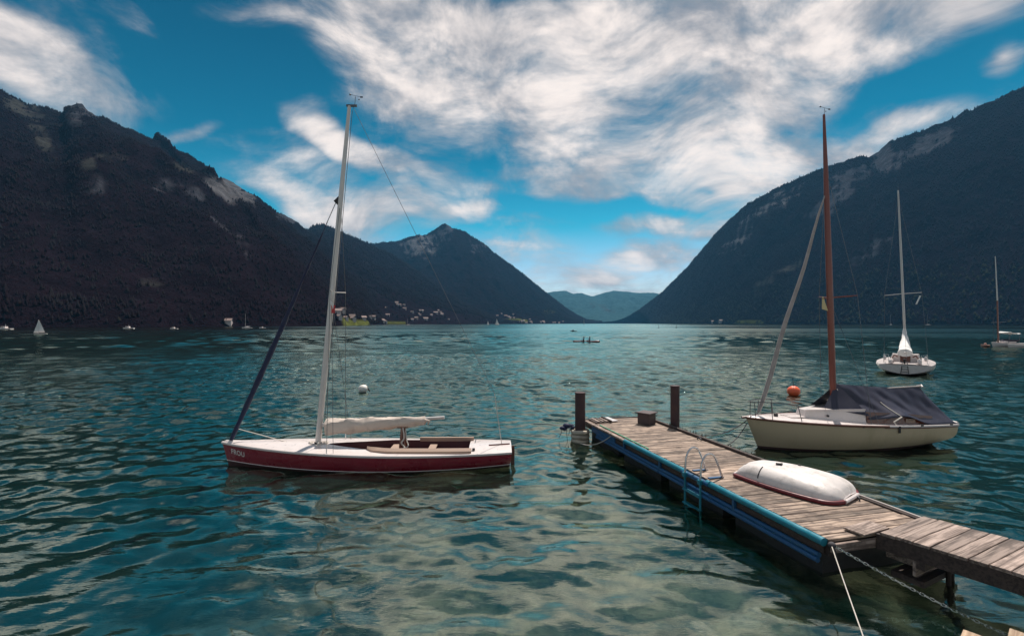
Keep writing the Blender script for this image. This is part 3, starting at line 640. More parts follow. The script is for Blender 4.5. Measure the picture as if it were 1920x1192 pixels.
    for k in range(61):
        x = 2.70 + (5.42 - 2.70) * k / 60; f = k / 60
        r = (.20 - .10 * f ** 1.5) * (1 + .05 * math.sin(k * .55)) * (1 if 0 < k < 60 else .35)
        tie = 1 - .07 * max(0, math.cos(k * math.pi / 6.0)) ** 12
        row = []
        for j in range(19):
            a = 2 * math.pi * j / 18; w = 1 + .06 * math.sin(5 * a + k * .22) + .05 * math.sin(3 * a - k * .35) + rr.uniform(-.03, .03) * (0 < j < 18)
            row.append((x, r * .85 * tie * w * math.cos(a), bx(x) - .02 + (r * tie * w) * math.sin(a) * (1.0 if math.sin(a) > 0 else 1.15)))
        rows.append(row)
    MB().grid(rows, flip=True).build('rolled_sail', M_canvas, t)
    m = MB(); m.tube([(5.36, -.02, bx(5.4)), (5.5, -.03, bx(5.5) - .03), (5.46, -.04, bx(5.4) - .13)], [.06, .05, .02], 7); m.tube([(5.3, .02, bx(5.3)), (5.62, 0, bx(5.6) + .02)], [.06, .025], 7); m.build('sail_end', M_canvas, t)
    for k in range(5): MB().tube([(3.0 + .5 * k + .12 * math.cos(a) * .2, .15 * math.cos(a) * (1 - .09 * k), bx(3.0 + .5 * k) - .02 + .16 * math.sin(a) * (1 - .09 * k)) for a in [2 * math.pi * j / 12 for j in range(13)]], .009, 5).build('sail_tie', M_rope, t)
    m = MB(); m.tube([(4.72, -.12, .2), (4.78, -.02, 1.02)], .045, 8); m.tube([(4.90, .12, .2), (4.80, .02, 1.02)], .045, 8); m.box((4.79, 0, 1.02), (.30, .12, .06), bev=.01); m.build('boom_crutch', M_varnish, t)
    m = MB(); m.tube(arc([(4.80, -.06, 1.0), (4.84, -.12, .75), (4.78, -.16, .62), (4.86, -.14, .5), (4.80, -.30, .5), (4.75, -.5, .54)]), .022, 6); m.tube(arc([(4.86, -.02, .95), (4.90, -.10, .7), (4.96, -.2, .55), (4.84, -.42, .53)]), .016, 6); m.build('mainsheet', M_rope, t)
    # furled headsail and standing rigging
    a, bb = Vector((.24, 0, .70)), Vector((mx(7.1) - .12, 0, 7.05)); pts, rad = [], []
    for k in range(25):
        f = k / 24; p = a.lerp(bb, f * .915); p.y += .0; pts.append((p.x + .03 * math.sin(f * 3.1), 0, p.z)); rad.append(.74 * (.045 + .055 * math.sin(math.pi * min(1, f * 1.25 + .1)) ** .8) * (1 if f < .8 else 1 - (f - .8) * 3.2) + .008 * math.sin(k * 2.1))
    MB().tube(pts, rad, 10).build('furled_headsail', M_jib, t)
    MB().tube([a.lerp(bb, .9), bb], .010, 5).build('forestay', M_wire, t); MB().tube([(.16, 0, zs(0)), a], .02, 6).build('tack_fitting', M_steel, t)
    for side in (-1, 1):
        MB().tube([(mx(7.1), 0, 7.1), (mx(4.63) + .16, side * .62, 4.66), (3.02, side * .76, .5)], .007, 5).build('shroud', M_wire, t)
        MB().tube([(mx(4.5), 0, 4.5), (3.18, side * .74, .5)], .006, 5).build('shroud', M_wire, t)
        MB().tube([(3.02, side * .76, .49), (3.02, side * .76, .75)], .014, 6).build('chainplate', M_steel, t)
    MB().tube([(mx(9.6) + .1, 0, 9.6), (7.25, 0, 1.9)], .006, 5).build('backstay', M_wire, t)
    MB().tube([(7.25, 0, 1.9), (7.45, 0, .5)], .010, 5).build('backstay', M_rope, t)
    MB().tube([(mx(9.5) + .09, 0, 9.5), (mx(1.2) + .11, .02, 1.2)], .008, 5).build('halyard', M_wire, t)
    # deck gear
    MB().tube(arc([(.42, .02, .98), (1.1, .06, .78), (1.7, .1, .60), (2.3, .05, .56), (2.55, 0, .55)]), .012, 5).build('sheet', M_rope, t)
    MB().tube(arc([(.30, -.06, .66), (.9, -.30, .56), (1.8, -.48, .53), (2.8, -.62, .51), (3.6, -.70, .49), (4.1, -.66, .50)]), .009, 5).build('sheet', M_darkrope, t)
    m = MB(); m.tube(arc([(2.35, -.18, .55), (2.6, -.10, .58), (2.75, .1, .6), (2.45, .2, .57), (2.3, 0, .62), (2.62, -.2, .56), (2.5, 0, .7), (2.56, .02, .85)]), .028, 6); m.build('coiled_line', M_rope, t)
    MB().tube([(6.70, -.58, .50), (6.72, .58, .52)], .012, 6).build('traveller', M_wire, t); MB().box((6.71, -.50, .53), (.07, .07, .05)).build('traveller_car', M_black, t)
    MB().tube([(7.1, -.12, .54), (7.66, -.02, .55)], .018, 6).build('tiller', M_varnish, t)
    MB().box((7.74, 0, .22), (.10, .03, .55), bev=.01).build('rudder', M_varnish, t)
    return t
red_boat()

# ------------------------------------------------------------------ cream cabin boat under a tarpaulin
def cream_boat():
    L = 6.35
    b = lambda t: 1.02 * (1 - ((.55 - t) / .55) ** 2) ** .85 if t < .55 else 1.02 - .22 * ((t - .55) / .45) ** 2
    zs = lambda t: .80 + .17 * (1 - t) ** 1.6 - .05 * t
    zb = lambda t: .07 + .02 * (1 - t) ** 2 + .17 * t ** 3.2
    zk = lambda t: -.10 - .25 * math.sin(math.pi * min(1, max(0, t * .9 + .08))) ** .8 + .18 * t ** 3
    H = Hull(L, b, zs, zb, zk, 3.6, .42, .05)
    t = empty('cabin_sailing_boat', (7.08, 14.55, 0), math.atan2(.78, 6.6), 'cream cabin sailing boat under a navy tarpaulin beside the dock', 'sailing boat')
    hull = H.skin(zs, zb, 7).build('hull', M_cream, t); H.skin(zb, zk, 6).build('hull_bottom', M_brownbottom, hull)
    H.deck(.05, None, 48).build('deck', M_white, t)
    for side in (-1, 1):
        MB().tube(H.rail(-.02, .014, side=side, t1=.60), .034, 8, flat=.7).build('rubbing_strake', M_varnish, t)
        MB().tube(H.rail(-.012, .014, side=side, t0=.60), .032, 8, flat=.7).build('rubbing_strake', M_white, t)
        MB().tube(H.rail(-.062, .008, side=side, t0=.58), .014, 6).build('rub_line', M_varnish, t)
    MB().tube([(L - .02, -.80, zs(1) + .03), (L, 0, zs(1) + .06), (L - .02, .80, zs(1) + .03)], .05, 8).build('transom_cap', M_white, t)
    MB().tube([(-.12, 0, zs(0) - .02), (.25, 0, zs(0) + .01)], [.035, .05], 8).build('stemhead', M_varnish, t)
    # coachroof: wedge-shaped front, varnished sides aft
    zd = .86
    pl = [(1.75, -.20), (3.35, -.74), (5.55, -.76)]; top = .40
    m = MB()
    ring = [(1.75, .20), (1.75, -.20), (3.35, -.74), (3.35, .74)]
    lo = [(x, y, zs(x / L) + .02) for x, y in ring]; hi = [(x + .10 * (k < 2), y * .92, 1.16 + .06 * (k > 1)) for k, (x, y) in enumerate(ring)]
    m.add(lo + hi, [(0, 1, 5, 4), (1, 2, 6, 5), (3, 0, 4, 7), (4, 5, 6, 7)]); tr = m.build('cabin_trunk', M_white, t, smooth=False)
    for p, d in (((2.35, -.43, 1.03), .07), ((2.05, -.335, 1.02), .0)):
        if d: MB().tube([(p[0], p[1] + .0, p[2]), (p[0] - .012, p[1] - .04, p[2])], .035, 10).build('porthole', M_black, tr)
    MB().tube([(1.80, -.2, 1.17), (3.36, -.69, 1.235)], .018, 6).build('trim', M_white, tr)
    for side in (-1, 1):
        MB().grid([[(3.35, side * .76, .82), (3.35, side * .72, 1.18)], [(4.6, side * .80, .78), (4.6, side * .74, 1.10)], [(5.6, side * .72, .76), (5.6, side * .68, 1.0)]], flip=side > 0).build('cabin_side', M_varnish, t)
    MB().box((4.75, -.79, .90), (.32, .012, .12)).build('locker_door', M_teak, t)
    # mast
    mz = lambda z: 2.92 - (z - 1.1) * .036
    mast = MB().tube([(mz(z), 0, z) for z in (1.1, 2.0, 4.0, 6.0, 8.0, 9.2, 10.25)], [.085, .09, .095, .09, .075, .055, .035], 12).build('mast', M_mast_red, t)
    wind_vane(mast, (mz(10.2), 0, 10.2))
    m = MB(); m.tube([(mz(4.6), -.0, 4.60), (mz(4.6) + .25, -.75, 4.62)], .016, 6); m.tube([(mz(4.6), 0, 4.60), (mz(4.6) + .25, .75, 4.66)], .016, 6); m.tube([(mz(4.6) - .3, -.02, 4.56), (mz(4.6) + .75, -.02, 4.64)], .014, 6); m.build('spreader', M_mast_red, mast)
    MB().add([(mz(4.6) - .28, -.02, 4.62), (mz(4.6) - .30, -.03, 4.24), (mz(4.6) - .10, -.05, 4.18), (mz(4.6) - .17, -.03, 4.40), (mz(4.6) - .24, -.02, 4.63)], [(0, 1, 2, 3, 4)]).build('pennant', M_yellow, mast)
    MB().tube([(mz(1.2), 0, 1.05), (mz(1.4), 0, 1.35)], [.13, .10], 8).build('mast_collar', M_darkrope, mast)
    a, e = Vector((.42, 0, 1.10)), Vector((2.64, 0, 7.75))
    MB().tube([a.lerp(e, k / 12) + Vector((.03 * math.sin(k), 0, 0)) for k in range(13)], [.05, .062, .066, .064, .062, .060, .057, .054, .050, .045, .04, .03, .018], 10).build('furled_headsail', M_grey_spar, t)
    MB().tube([e, (mz(8.7), 0, 8.7)], .008, 5).build('forestay', M_wire, t); MB().tube([(.20, 0, .97), a], .014, 6).build('forestay', M_wire, t)
    for side in (-1, 1):
        MB().tube([(mz(8.6), 0, 8.6), (mz(4.6) + .25, side * .75, 4.64), (3.3, side * .96, .86)], .007, 5).build('shroud', M_wire, t)
        MB().tube([(mz(4.5), 0, 4.5), (3.55, side * .96, .86)], .006, 5).build('shroud', M_wire, t)
    # bow rail
    for side in (-1, 1):
        m = MB(); m.tube(arc([(.10, side * .05, 1.42), (.5, side * .26, 1.44), (1.25, side * .60, 1.40)]), .013, 6)
        for x, y in ((.22, .10), (.62, .30), (1.25, .60)): m.tube([(x + (.10 if x > 1 else .02), side * (y + .05), .92), (x, side * y, 1.42)], .012, 6)
        m.build('bow_rail', M_wire, t)
    MB().box((.95, -.05, 1.0), (.10, .07, .12), bev=.01).build('mooring_bitt', M_black, t)
    m = MB(); m.tube([(1.3, .1, .99), (2.0, .1, 1.0)], .012, 5); m.box((1.6, 0, .965), (.6, .5, .02)); m.build('fore_hatch', M_white, t)
    # tarpaulin: ridge over the boom, sides sagging to the rail
    rows = []; ridge_z = lambda f: 1.93 - .13 * min(1, f * 1.6) ** .7 - .02 * math.sin(math.pi * f)
    n = 46; NJ = 15
    for k in range(n + 1):
        f = k / n; xr = 3.02 + 2.86 * f
        xe = 3.42 + (6.28 - 3.42) * f
        ze = .95 + .03 * math.sin(f * 9) * (f < .3) + .09 * math.exp(-((f - .36) / .12) ** 2) - .18 * sstep(.42, .72, f)
        ye = .83 + .10 * math.sin(math.pi * f) - .03
        row = []
        for j in range(-NJ, NJ + 1):
            g = abs(j) / NJ; side = 1 if j >= 0 else -1
            sagv = .13 * math.sin(math.pi * g) * (1 - .3 * f)
            fold = (.03 * math.sin(18 * f - 5.2 * g + .6 * side) + .03 * math.sin(31 * f - 9 * g) + .018 * math.sin(53 * f + 4 * g)) * math.sin(math.pi * min(1, g * .9 + .08)) * (1 - .35 * f)
            z = ridge_z(f) + (ze - ridge_z(f)) * g - sagv * .55 - .25 * fold; y = ye * g ** .92 - sagv * .55
            row.append((xr + (xe - xr) * g + .02 * fold, side * (y + fold), z))
        rows.append(row)
    tarp = MB().grid(rows).build('tarpaulin', M_tarp, t)
    so = tarp.modifiers.new('thickness', 'SOLIDIFY'); so.thickness = .008
    m = MB()                                                           # front flap, rear flap
    for side in (-1, 1):
        m.grid([[Vector((3.02, 0, 1.93)).lerp(Vector((3.42, side * .80, 1.06)), g / 6) for g in range(7)], [Vector((2.96, side * .01, 1.90)).lerp(Vector((2.35, side * .28, 1.24)), g / 6) + Vector((0, 0, -.03 * math.sin(math.pi * g / 6))) for g in range(7)]])
    m.build('tarpaulin_front', M_tarp, tarp); m = MB()
    m.grid([[Vector(rows[-1][j]) for j in range(2 * NJ + 1)], [Vector((6.30, rows[-1][j][1] * 1.0, .80)) for j in range(2 * NJ + 1)]]); m.build('tarpaulin_back', M_tarp, tarp)
    MB().tube([(2.9, 0, 1.84), (4.5, 0, 1.74), (5.98, 0, 1.80)], .03, 8).build('boom', M_grey_spar, t)
    MB().tube([(5.90, -.10, 1.79), (5.96, 0, 1.84), (5.90, .10, 1.79)], .03, 6).build('boom_end', M_white, t)
    sp = [(rows[15][k_][0], rows[15][k_][1] - .012, rows[15][k_][2] + .004) for k_ in range(8, -1, -1)] + [(4.06, -.93, .90), (4.10, -1.02, .78)]
    MB().tube(sp, .016, 6, flat=1.3).build('tie_strap', M_rope, t)
    MB().box((4.14, -1.04, .70), (.06, .02, .20), bev=.005).build('strap_end', M_black, t)
    MB().tube(arc([(2.95, -.1, 1.78), (3.0, -.14, 1.6), (3.1, -.16, 1.5), (2.98, -.12, 1.35), (2.9, -.1, 1.2)]), .014, 5).build('lashing', M_rope, t)
    for x in (3.0, 4.9, 5.9): MB().box((x, -1.02 + .03 * (x > 5), .80), (.07, .03, .04)).build('fairlead', M_black, t)
    return t
cream_boat()

# ------------------------------------------------------------------ floating dock
DOCK = empty('floating_dock', (4.63, 7.0, 0), R(14.03), 'weathered plank swimming dock with blue pipe fenders along its left side', 'dock')
DL, DW, DZ = 9.1, 2.0, 0.65
def dock_w(x, y, z=0.0): return DOCK.matrix_basis @ Vector((x, y, z))
bpy.context.view_layer.update()
def plank_meshes(name, m, ln, w, th, n, seed):
    r_ = random.Random(seed); out = []
    for k in range(n):
        mb = MB(); seg = 5; rows = []
        for j in range(seg + 1):
            x = -ln / 2 + ln * j / seg + (r_.uniform(-.012, .012) if j in (0, seg) else 0); dw = r_.uniform(-.003, .003); dz_ = r_.uniform(-.003, .003)
            hw = w / 2 + dw
            rows.append([(x, -hw, -th), (x, -hw, -.006 + dz_), (x, -hw + .007, dz_), (x, hw - .007, dz_), (x, hw, -.006 + dz_), (x, hw, -th)])
        mb.grid(rows); mb.poly(rows[0][::-1]); mb.poly(rows[-1]); out.append(mb.mesh(name, m))
    return out
def lay_planks(parent, ln, pitch, th, y0, y1, zf, m, seed, cx=lambda y: 0.0):
    ms = plank_meshes('plank', m, ln, pitch - .011, th, 6, seed); r_ = random.Random(seed + 1); y = y0 + pitch / 2
    while y < y1 - pitch * .4:
        o = link('plank', ms[r_.randrange(6)], parent); o.location = (cx(y) + r_.uniform(-.012, .012), y, zf(y) + r_.uniform(-.004, .004)); o.rotation_euler = (r_.uniform(-.012, .012), r_.uniform(-.002, .002), r_.uniform(-.004, .004)); y += pitch
lay_planks(DOCK, DW, .152, .038, 0, DL, lambda y: DZ, M_deckwood, 11, lambda y: DW / 2)
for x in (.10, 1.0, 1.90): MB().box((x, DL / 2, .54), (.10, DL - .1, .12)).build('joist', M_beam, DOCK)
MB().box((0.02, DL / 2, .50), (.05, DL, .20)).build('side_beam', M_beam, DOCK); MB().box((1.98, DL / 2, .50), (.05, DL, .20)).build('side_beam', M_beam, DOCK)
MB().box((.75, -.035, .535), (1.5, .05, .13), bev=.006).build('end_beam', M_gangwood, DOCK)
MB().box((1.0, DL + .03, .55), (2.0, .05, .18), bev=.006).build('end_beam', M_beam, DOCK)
for k in range(4):
    MB().box((1.0, 1.2 + 2.25 * k, .12), (1.72, 1.9, .62), bev=.08).build('float', M_black, DOCK)
# fender pipes
def pipe(pts, r, m, name='fender_pipe', n=10): return MB().tube([Vector(p) for p in pts], r, n).build(name, m, DOCK)
pipe([(-.075, .02, .612), (-.075, 2.70, .612)], .062, M_teal); pipe([(-.075, 3.40, .612), (-.075, 6.2, .608)], .062, M_teal)
pipe([(-.10, 2.6, .605), (-.10, 3.5, .605)], .050, M_blue)
for z, x in ((.385, -.075), (.315, -.10)): pipe([(x, .10, z), (x, 4.4, z)], .040, M_blue); pipe([(x, 4.45, z), (x, 8.0, z)], .040, M_blue)
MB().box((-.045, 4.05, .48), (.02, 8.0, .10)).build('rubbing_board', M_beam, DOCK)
MB().box((-.05, 7.3, .61), (.12, 3.3, .06), bev=.01).build('edge_capping', M_gangwood, DOCK)
MB().box((.035, 6.6, .664), (.03, 2.9, .022)).build('green_strip', M_green, DOCK)
MB().box((-.06, 7.6, .48), (.05, 1.6, .16)).build('blue_board', M_blue, DOCK)
for y in (4.42, 1.9, 6.2): MB().box((-.09, y, .48), (.05, .06, .32), bev=.006).build('pipe_bracket', M_blue, DOCK)
MB().box((1.99, 6.0, .685), (.09, 6.1, .07), bev=.01).build('edge_capping', M_beam, DOCK)
for dx_, z in ((.0, .70), (.075, .675)):
    pipe([(2.0 + dx_, .05, z), (2.0 + dx_, 1.25, z)], .018, M_grey_spar, 'guard_rail', 8); pipe([(2.0 + dx_, 1.33, z), (2.0 + dx_, 2.95, z)], .018, M_grey_spar, 'guard_rail', 8)
MB().box((2.02, .62, .655), (.07, 1.2, .02)).build('guard_plate', M_beam, DOCK)
r_ = random.Random(5); m = MB()
for k in range(60):
    y = r_.uniform(3.2, 7.6); x = 2.07 + r_.uniform(-.04, .06); h = r_.uniform(.03, .10); m.tube([(x, y, .62), (x + r_.uniform(-.05, .05), y + r_.uniform(-.05, .05), .68 + h)], [.018, .004], 4)
o = m.build('weed_tufts', mat('dry_weed', (0.06, 0.06, 0.035), 0.9, var=.4), DOCK); o['kind'] = 'stuff'
for y in (2.2, 5.6, 1.1): MB().tube([(1.86, y, .655), (1.86, y, .70), (1.86, y + .08, .72), (1.86, y + .16, .70), (1.86, y + .16, .655)], .014, 6).build('mooring_ring', M_wire, DOCK)
# swimming ladder
lad = empty('ladder', (0, 0, 0)); lad.parent = DOCK
for y in (3.32, 2.80):
    MB().tube([(-.16, y, -.35), (-.16, y, .58)], .023, 9).build('lower_rail', M_teal, lad)
    pts = [(-.16, y, .58), (-.16, y, .64), (-.13, y, .95), (-.04, y, 1.12), (.08, y, 1.15), (.20, y, 1.04), (.34, y - .02, .66)]
    MB().tube([pts[0]] + arc(pts[1:], 5), .021, 9).build('rail', M_steel, lad)
    MB().box((.20, y, .668), (.34, .07, .02), bev=.004).build('foot_plate', M_blue, lad); MB().box((-.16, y, .60), (.09, .09, .10), bev=.01).build('clamp', M_teal, lad)
for z in (.30, .02, -.24): MB().box((-.17, 3.06, z), (.09, .56, .035), bev=.006).build('rung', M_teal, lad)
# hatch at the far corner
h = empty('corner_hatch', (0, 0, 0)); h.parent = DOCK
MB().box((.28, 8.62, .674), (.50, .62, .03)).build('recess', M_beam, h)
for k in range(3): MB().box((.14 + .14 * k, 8.62, .70), (.07, .60, .03), bev=.004).build('slat', M_gangwood, h)
MB().box((.52, 8.62, .70), (.05, .70, .08), bev=.006).build('frame_board', M_beam, h); MB().box((.66, 8.66, .69), (.24, .62, .03), rz=.08, bev=.006).build('lid', M_white, h)

# deck box
bx_ = empty('deck_box', dock_w(1.58, 7.95, DZ + .006), R(14.03 + 30), 'small dark wooden box with overhanging lid on the dock', 'box')
m = MB(); m.box((0, 0, .16), (.40, .40, .32), bev=.008); m.build('body', M_boxwood, bx_)
for z in (.09, .17, .25): MB().box((0, 0, z), (.412, .412, .012)).build('band', M_boxwood, bx_)
MB().box((0, 0, .345), (.50, .50, .035), bev=.01).build('lid', M_boxwood, bx_)

# mooring piles
def pile(loc, r, top, label):
    t = empty('mooring_pile', (*loc, -1.0), 0, label, 'post', 'steel piles holding the dock')
    MB().tube([(0, 0, -1.2), (0, 0, .2), (.0, 0, 1.0 + top)], r, 20).build('pipe', M_rust, t)
    MB().tube([(0, 0, 1.0 + top), (0, 0, 1.025 + top)], r + .012, 20).build('cap', M_rust, t); return t
p1 = dock_w(-.33, 8.75); pl = pile((p1.x, p1.y), .165, 1.56, 'dark steel pile ringed with pale foam at the dock corner')
for k, z in enumerate((1.33, 1.19, 1.05)):
    m = MB(); m.tube([(.235 * math.cos(a), .235 * math.sin(a), z + .01 * math.sin(3 * a + k)) for a in [2 * math.pi * j / 16 for j in range(17)]], .072, 8); m.build('foam_ring', M_fender, pl)
p2 = dock_w(2.26, 7.45); pile((p2.x, p2.y), .135, 1.86, 'slim dark steel pile standing behind the deck box')
# dark fender bundle on the outer side of the left pile
fb = empty('fender_bundle', (p1.x - .42, p1.y + .05, .45), 0, 'tangle of dark rope and fenders hanging left of the pile', 'fender')
m = MB(); rr = random.Random(2)
for k in range(9): m.sphere((rr.uniform(-.17, .2), rr.uniform(-.1, .1), rr.uniform(-.10, .12)), rr.uniform(.06, .11), 8, 6, (1.2, 1, .8))
m.build('fenders', M_jib, fb)
for (x, dx_, l) in ((-.16, -.10, .34), (-.02, .05, .50), (.08, -.03, .26)): MB().tube(arc([(x, 0, 0), (x + dx_ * .3, -.05, -l * .5), (x + dx_, .02, -l)]), .008, 5).build('hanging_rope', M_darkrope, fb)
MB().tube([(.05, 0, 0), (.36, -.02, .02)], .02, 6).build('lashing', M_darkrope, fb)
def rope(name, pts, r, m, label, cat='rope'): return tag(MB().tube(pts, r, 7).build(name, m), label, cat)
a_ = dock_w(-.45, 8.55, .02); b_ = dock_w(-.06, 7.0, .60)
rope('pile_rope', sag(a_, b_, .16), .014, M_rope, 'slack pale rope between the ringed pile and the dock side')
rope('stern_line', sag((-.02, 13.0, .46), (p1.x - .14, p1.y - .1, .62), .18), .005, M_darkrope, 'thin line from the maroon boat stern to the ringed pile')

bow = Vector((7.12, 14.56, .86))
rope('bow_line', sag(bow, dock_w(2.0, 6.3, .68), .22), .014, M_darkrope, 'upper dark mooring line from the cream boat bow to the dock')
rope('bow_line', sag(bow + Vector((0, 0, -.10)), dock_w(2.02, 5.7, .66), .42), .014, M_darkrope, 'lower slack dark mooring line from the cream boat bow to the dock')

# gangway
GW = empty('gangway', (5.98, 7.36, 0), math.atan2(.46, .89), 'sloping plank gangway joining the dock from the lower right', 'gangway')
GL, GWd = 4.6, 1.28
gz = lambda y: .735 + .045 * (-y)
lay_planks(GW, GWd, .20, .04, -GL, .12, gz, M_gangwood, 21)
for o in [c for c in GW.children]: o.rotation_euler.x += -.045
for x in (-.60, .60):
    m = MB(); m.grid([[(x - .03, y, gz(y) - .045), (x + .03, y, gz(y) - .045), (x + .03, y, gz(y) - .26), (x - .03, y, gz(y) - .26), (x - .03, y, gz(y) - .045)] for y in (-GL, -2, .05)]); m.build('side_beam', M_beam, GW, smooth=False)
MB().box((-.35, -.42, .47), (.55, .04, .40), bev=.005).build('end_board', M_gangwood, GW)
MB().box((-.42, -.20, .50), (.05, .42, .34)).build('cheek_board', M_gangwood, GW)
for x, y in ((.12, -.52), (.32, -.48)): MB().tube([(x, y, -1.6), (x, y, .60)], .035, 8).build('support_post', M_beam, GW)
MB().box((0, -.50, .46), (1.3, .10, .12)).build('cross_beam', M_beam, GW); MB().box((-.05, -.30, .16), (1.0, .4, .08)).build('step', M_beam, GW)
MB().box((-.55, .22, .685), (.62, .30, .03), rz=-.05, bev=.004).build('transition_board', M_gangwood, GW)

# chain and rope at the near corner
c0 = dock_w(-.02, -.06, .60)
ch = empty('mooring_chain', c0, 0, 'slack grey chain running from the dock corner into the water', 'chain')
path = arc([c0, (5.25, 6.45, .30), (5.72, 6.02, .12), (6.10, 5.72, .01), (6.6, 5.45, -.10), (7.1, 5.2, -.22)], 8)
lm = MB(); ring = []
for j in range(8):
    a = 2 * math.pi * j / 8; ring.append(Vector((.034 * math.cos(a), .016 * math.sin(a), 0)))
lm.tube(ring + [ring[0]], .0052, 4, caps=False); link_me = lm.mesh('chain_link', M_steel)
d = 0.0; k = 0
segs = [(path[i], path[i + 1]) for i in range(len(path) - 1)]; acc = 0
for a, b in segs:
    ln = (b - a).length
    while d <= acc + ln:
        p = a.lerp(b, (d - acc) / ln); o = link('chain_link', link_me, ch); q = (b - a).to_track_quat('X', 'Z')
        o.rotation_mode = 'QUATERNION'; o.location = p - c0; o.rotation_quaternion = q @ Matrix.Rotation(R(45 + 90 * (k % 2)), 3, 'X').to_quaternion(); d += .053; k += 1
    acc += ln
rope('mooring_rope', sag(c0 + Vector((-.01, 0, 0)), (3.05, 3.55, .25), .03),  .0075, M_rope, 'taut pale rope running from the dock corner to the shore')
m = MB(); m.sphere((0, 0, 0), .055, 10, 7, (1, 1, .8)); m.tube(arc([(.0, -.02, 0), (.03, -.04, -.1), (.05, -.03, -.24)]), .011, 5); o = m.build('rope_knot', M_darkrope); o.location = c0
tag(o, 'dark knot of rope tied at the near dock corner', 'rope')

# shore boards at the lower right
for (u, v, nm) in ((1806, 1178, 'left of two tan boards jutting from the shore below the gangway'), (1893, 1176, 'right of two tan boards jutting from the shore below the gangway')):
    c = G(u, v, .62); t = empty('shore_board', (c.x, c.y, .62), R(40), nm, 'board', 'tan boards at the shore edge')
    MB().box((-.0, -.9, -.03), (.36, 1.8, .06), bev=.006, M=Matrix.Translation((-.18, -.9, -.03))).build('board', M_tan, t); MB().tube([(-.18, -.3, -.06), (-.18, -.3, -1.6)], .07, 8).build('stake', M_beam, t)

# ------------------------------------------------------------------ upturned dinghy on the dock
def dinghy():
    t = empty('upturned_dinghy', (5.44, 9.30, DZ), math.atan2(-.80, .60), 'white rowing dinghy with red rim lying upside down on the dock', 'dinghy')
    L = 1.92
    def hw(s): return (.30 + .30 * math.sin(math.pi * min(1, s * .62 + .06)) ** .9) * (1 if s < .86 else math.sqrt(max(.0, 1 - ((s - .86) / .145) ** 2)) * .62 + .38)
    def ht(s): return (.255 + .11 * math.sin(math.pi * min(1, s * .8 + .12))) * (1 - .30 * max(0, (s - .8) / .2) ** 2) * (1 - .28 * max(0, (.15 - s) / .15) ** 1.5)
    rows = []; n = 40
    for k in range(n + 1):
        s = k / n; row = []; w, h_ = hw(s), ht(s)
        e = min(1, min(s, 1 - s) / .06); e = math.sqrt(1 - (1 - e) ** 2) if e < 1 else 1
        for j in range(25):
            a = math.pi * j / 24; cx, sx = math.cos(a), math.sin(a); pw = .60
            y = w * math.copysign(abs(cx) ** pw, cx) * (1 - .10 * sx); z = .075 + (h_ - .075) * abs(sx) ** .74 * (.25 + .75 * e)
            if abs(y) < w * .5: z += .012 * math.cos(y / w * 6) - .004
            row.append(((s - .5) * L * (1 - .02 * sx) , y, z))
        rows.append(row)
    b = MB().grid(rows).build('hull', mat('scuffed_white', (0.66, 0.60, 0.57), 0.5, var=0.1, vscale=5, dirt=(0.30, 0.26, 0.22), dscale=4.5, damt=0.55, bump=.25, bscale=9), t)
    MB().grid([rows[0], [((-.5) * L, 0, .1)] * 25], flip=False).build('bow_panel', M_white, b); MB().grid([rows[-1], [((.5) * L, 0, .1)] * 25], flip=True).build('transom', M_white, b)
    for side in (0, 24):
        MB().tube([(r[side][0], r[side][1] * 1.02, .045) for r in rows], .04, 8).build('rubbing_rim', mat('maroon_rim', (0.16, 0.02, 0.025), 0.5), t)
    for rw in (rows[0], rows[-1]): MB().tube([(rw[0][0] + (.02 if rw is rows[-1] else -.02), rw[0][1], .05), (rw[0][0] + (.03 if rw is rows[-1] else -.03), 0, .06), (rw[24][0] + (.02 if rw is rows[-1] else -.02), rw[24][1], .05)], .035, 8).build('end_rim', M_white, t)
    k = 11; MB().tube([(rows[k][j][0], rows[k][j][1] * 1.004, rows[k][j][2] + .003) for j in range(16, 24)], .010, 5).build('strap', M_black, t)
    k = 15; p = rows[k][12]; m = MB(); m.box((p[0], -.06, p[2] + .015), (.10, .03, .03), rz=.5); m.box((p[0] + .04, -.04, p[2] + .02), (.03, .06, .03)); m.build('keel_fitting', M_black, t)
    p = rows[20][9]; MB().box((p[0], p[1], p[2] + .008), (.05, .03, .02)).build('drain_plug', M_black, t)
dinghy()

# ------------------------------------------------------------------ buoys
def buoy(name, u, v, r, m, label, pole=0.0):
    c = G(u, v); t = empty(name, (c.x, c.y, 0), 0, label, 'buoy')
    MB().sphere((0, 0, r * .72), r, 18, 12, (1.06, 1.06, .95)).build('float', m, t)
    MB().tube([(r * .6, 0, r * 1.3), (r * .9, 0, r * 1.1), (r * 1.5, -.05, .05)], .03, 6).build('mooring_eye', M_black, t) if not pole else MB().tube([(0, 0, r * 1.6), (-.05, 0, r * 1.6 + pole)], .014, 5).build('handle_pole', M_black, t)
buoy('white_buoy', 681, 735, .25, M_buoyw, 'round white mooring buoy behind the maroon boat')
buoy('orange_buoy', 1488, 741, .30, M_orange, 'round orange mooring buoy beside the cream boat mast', .5)

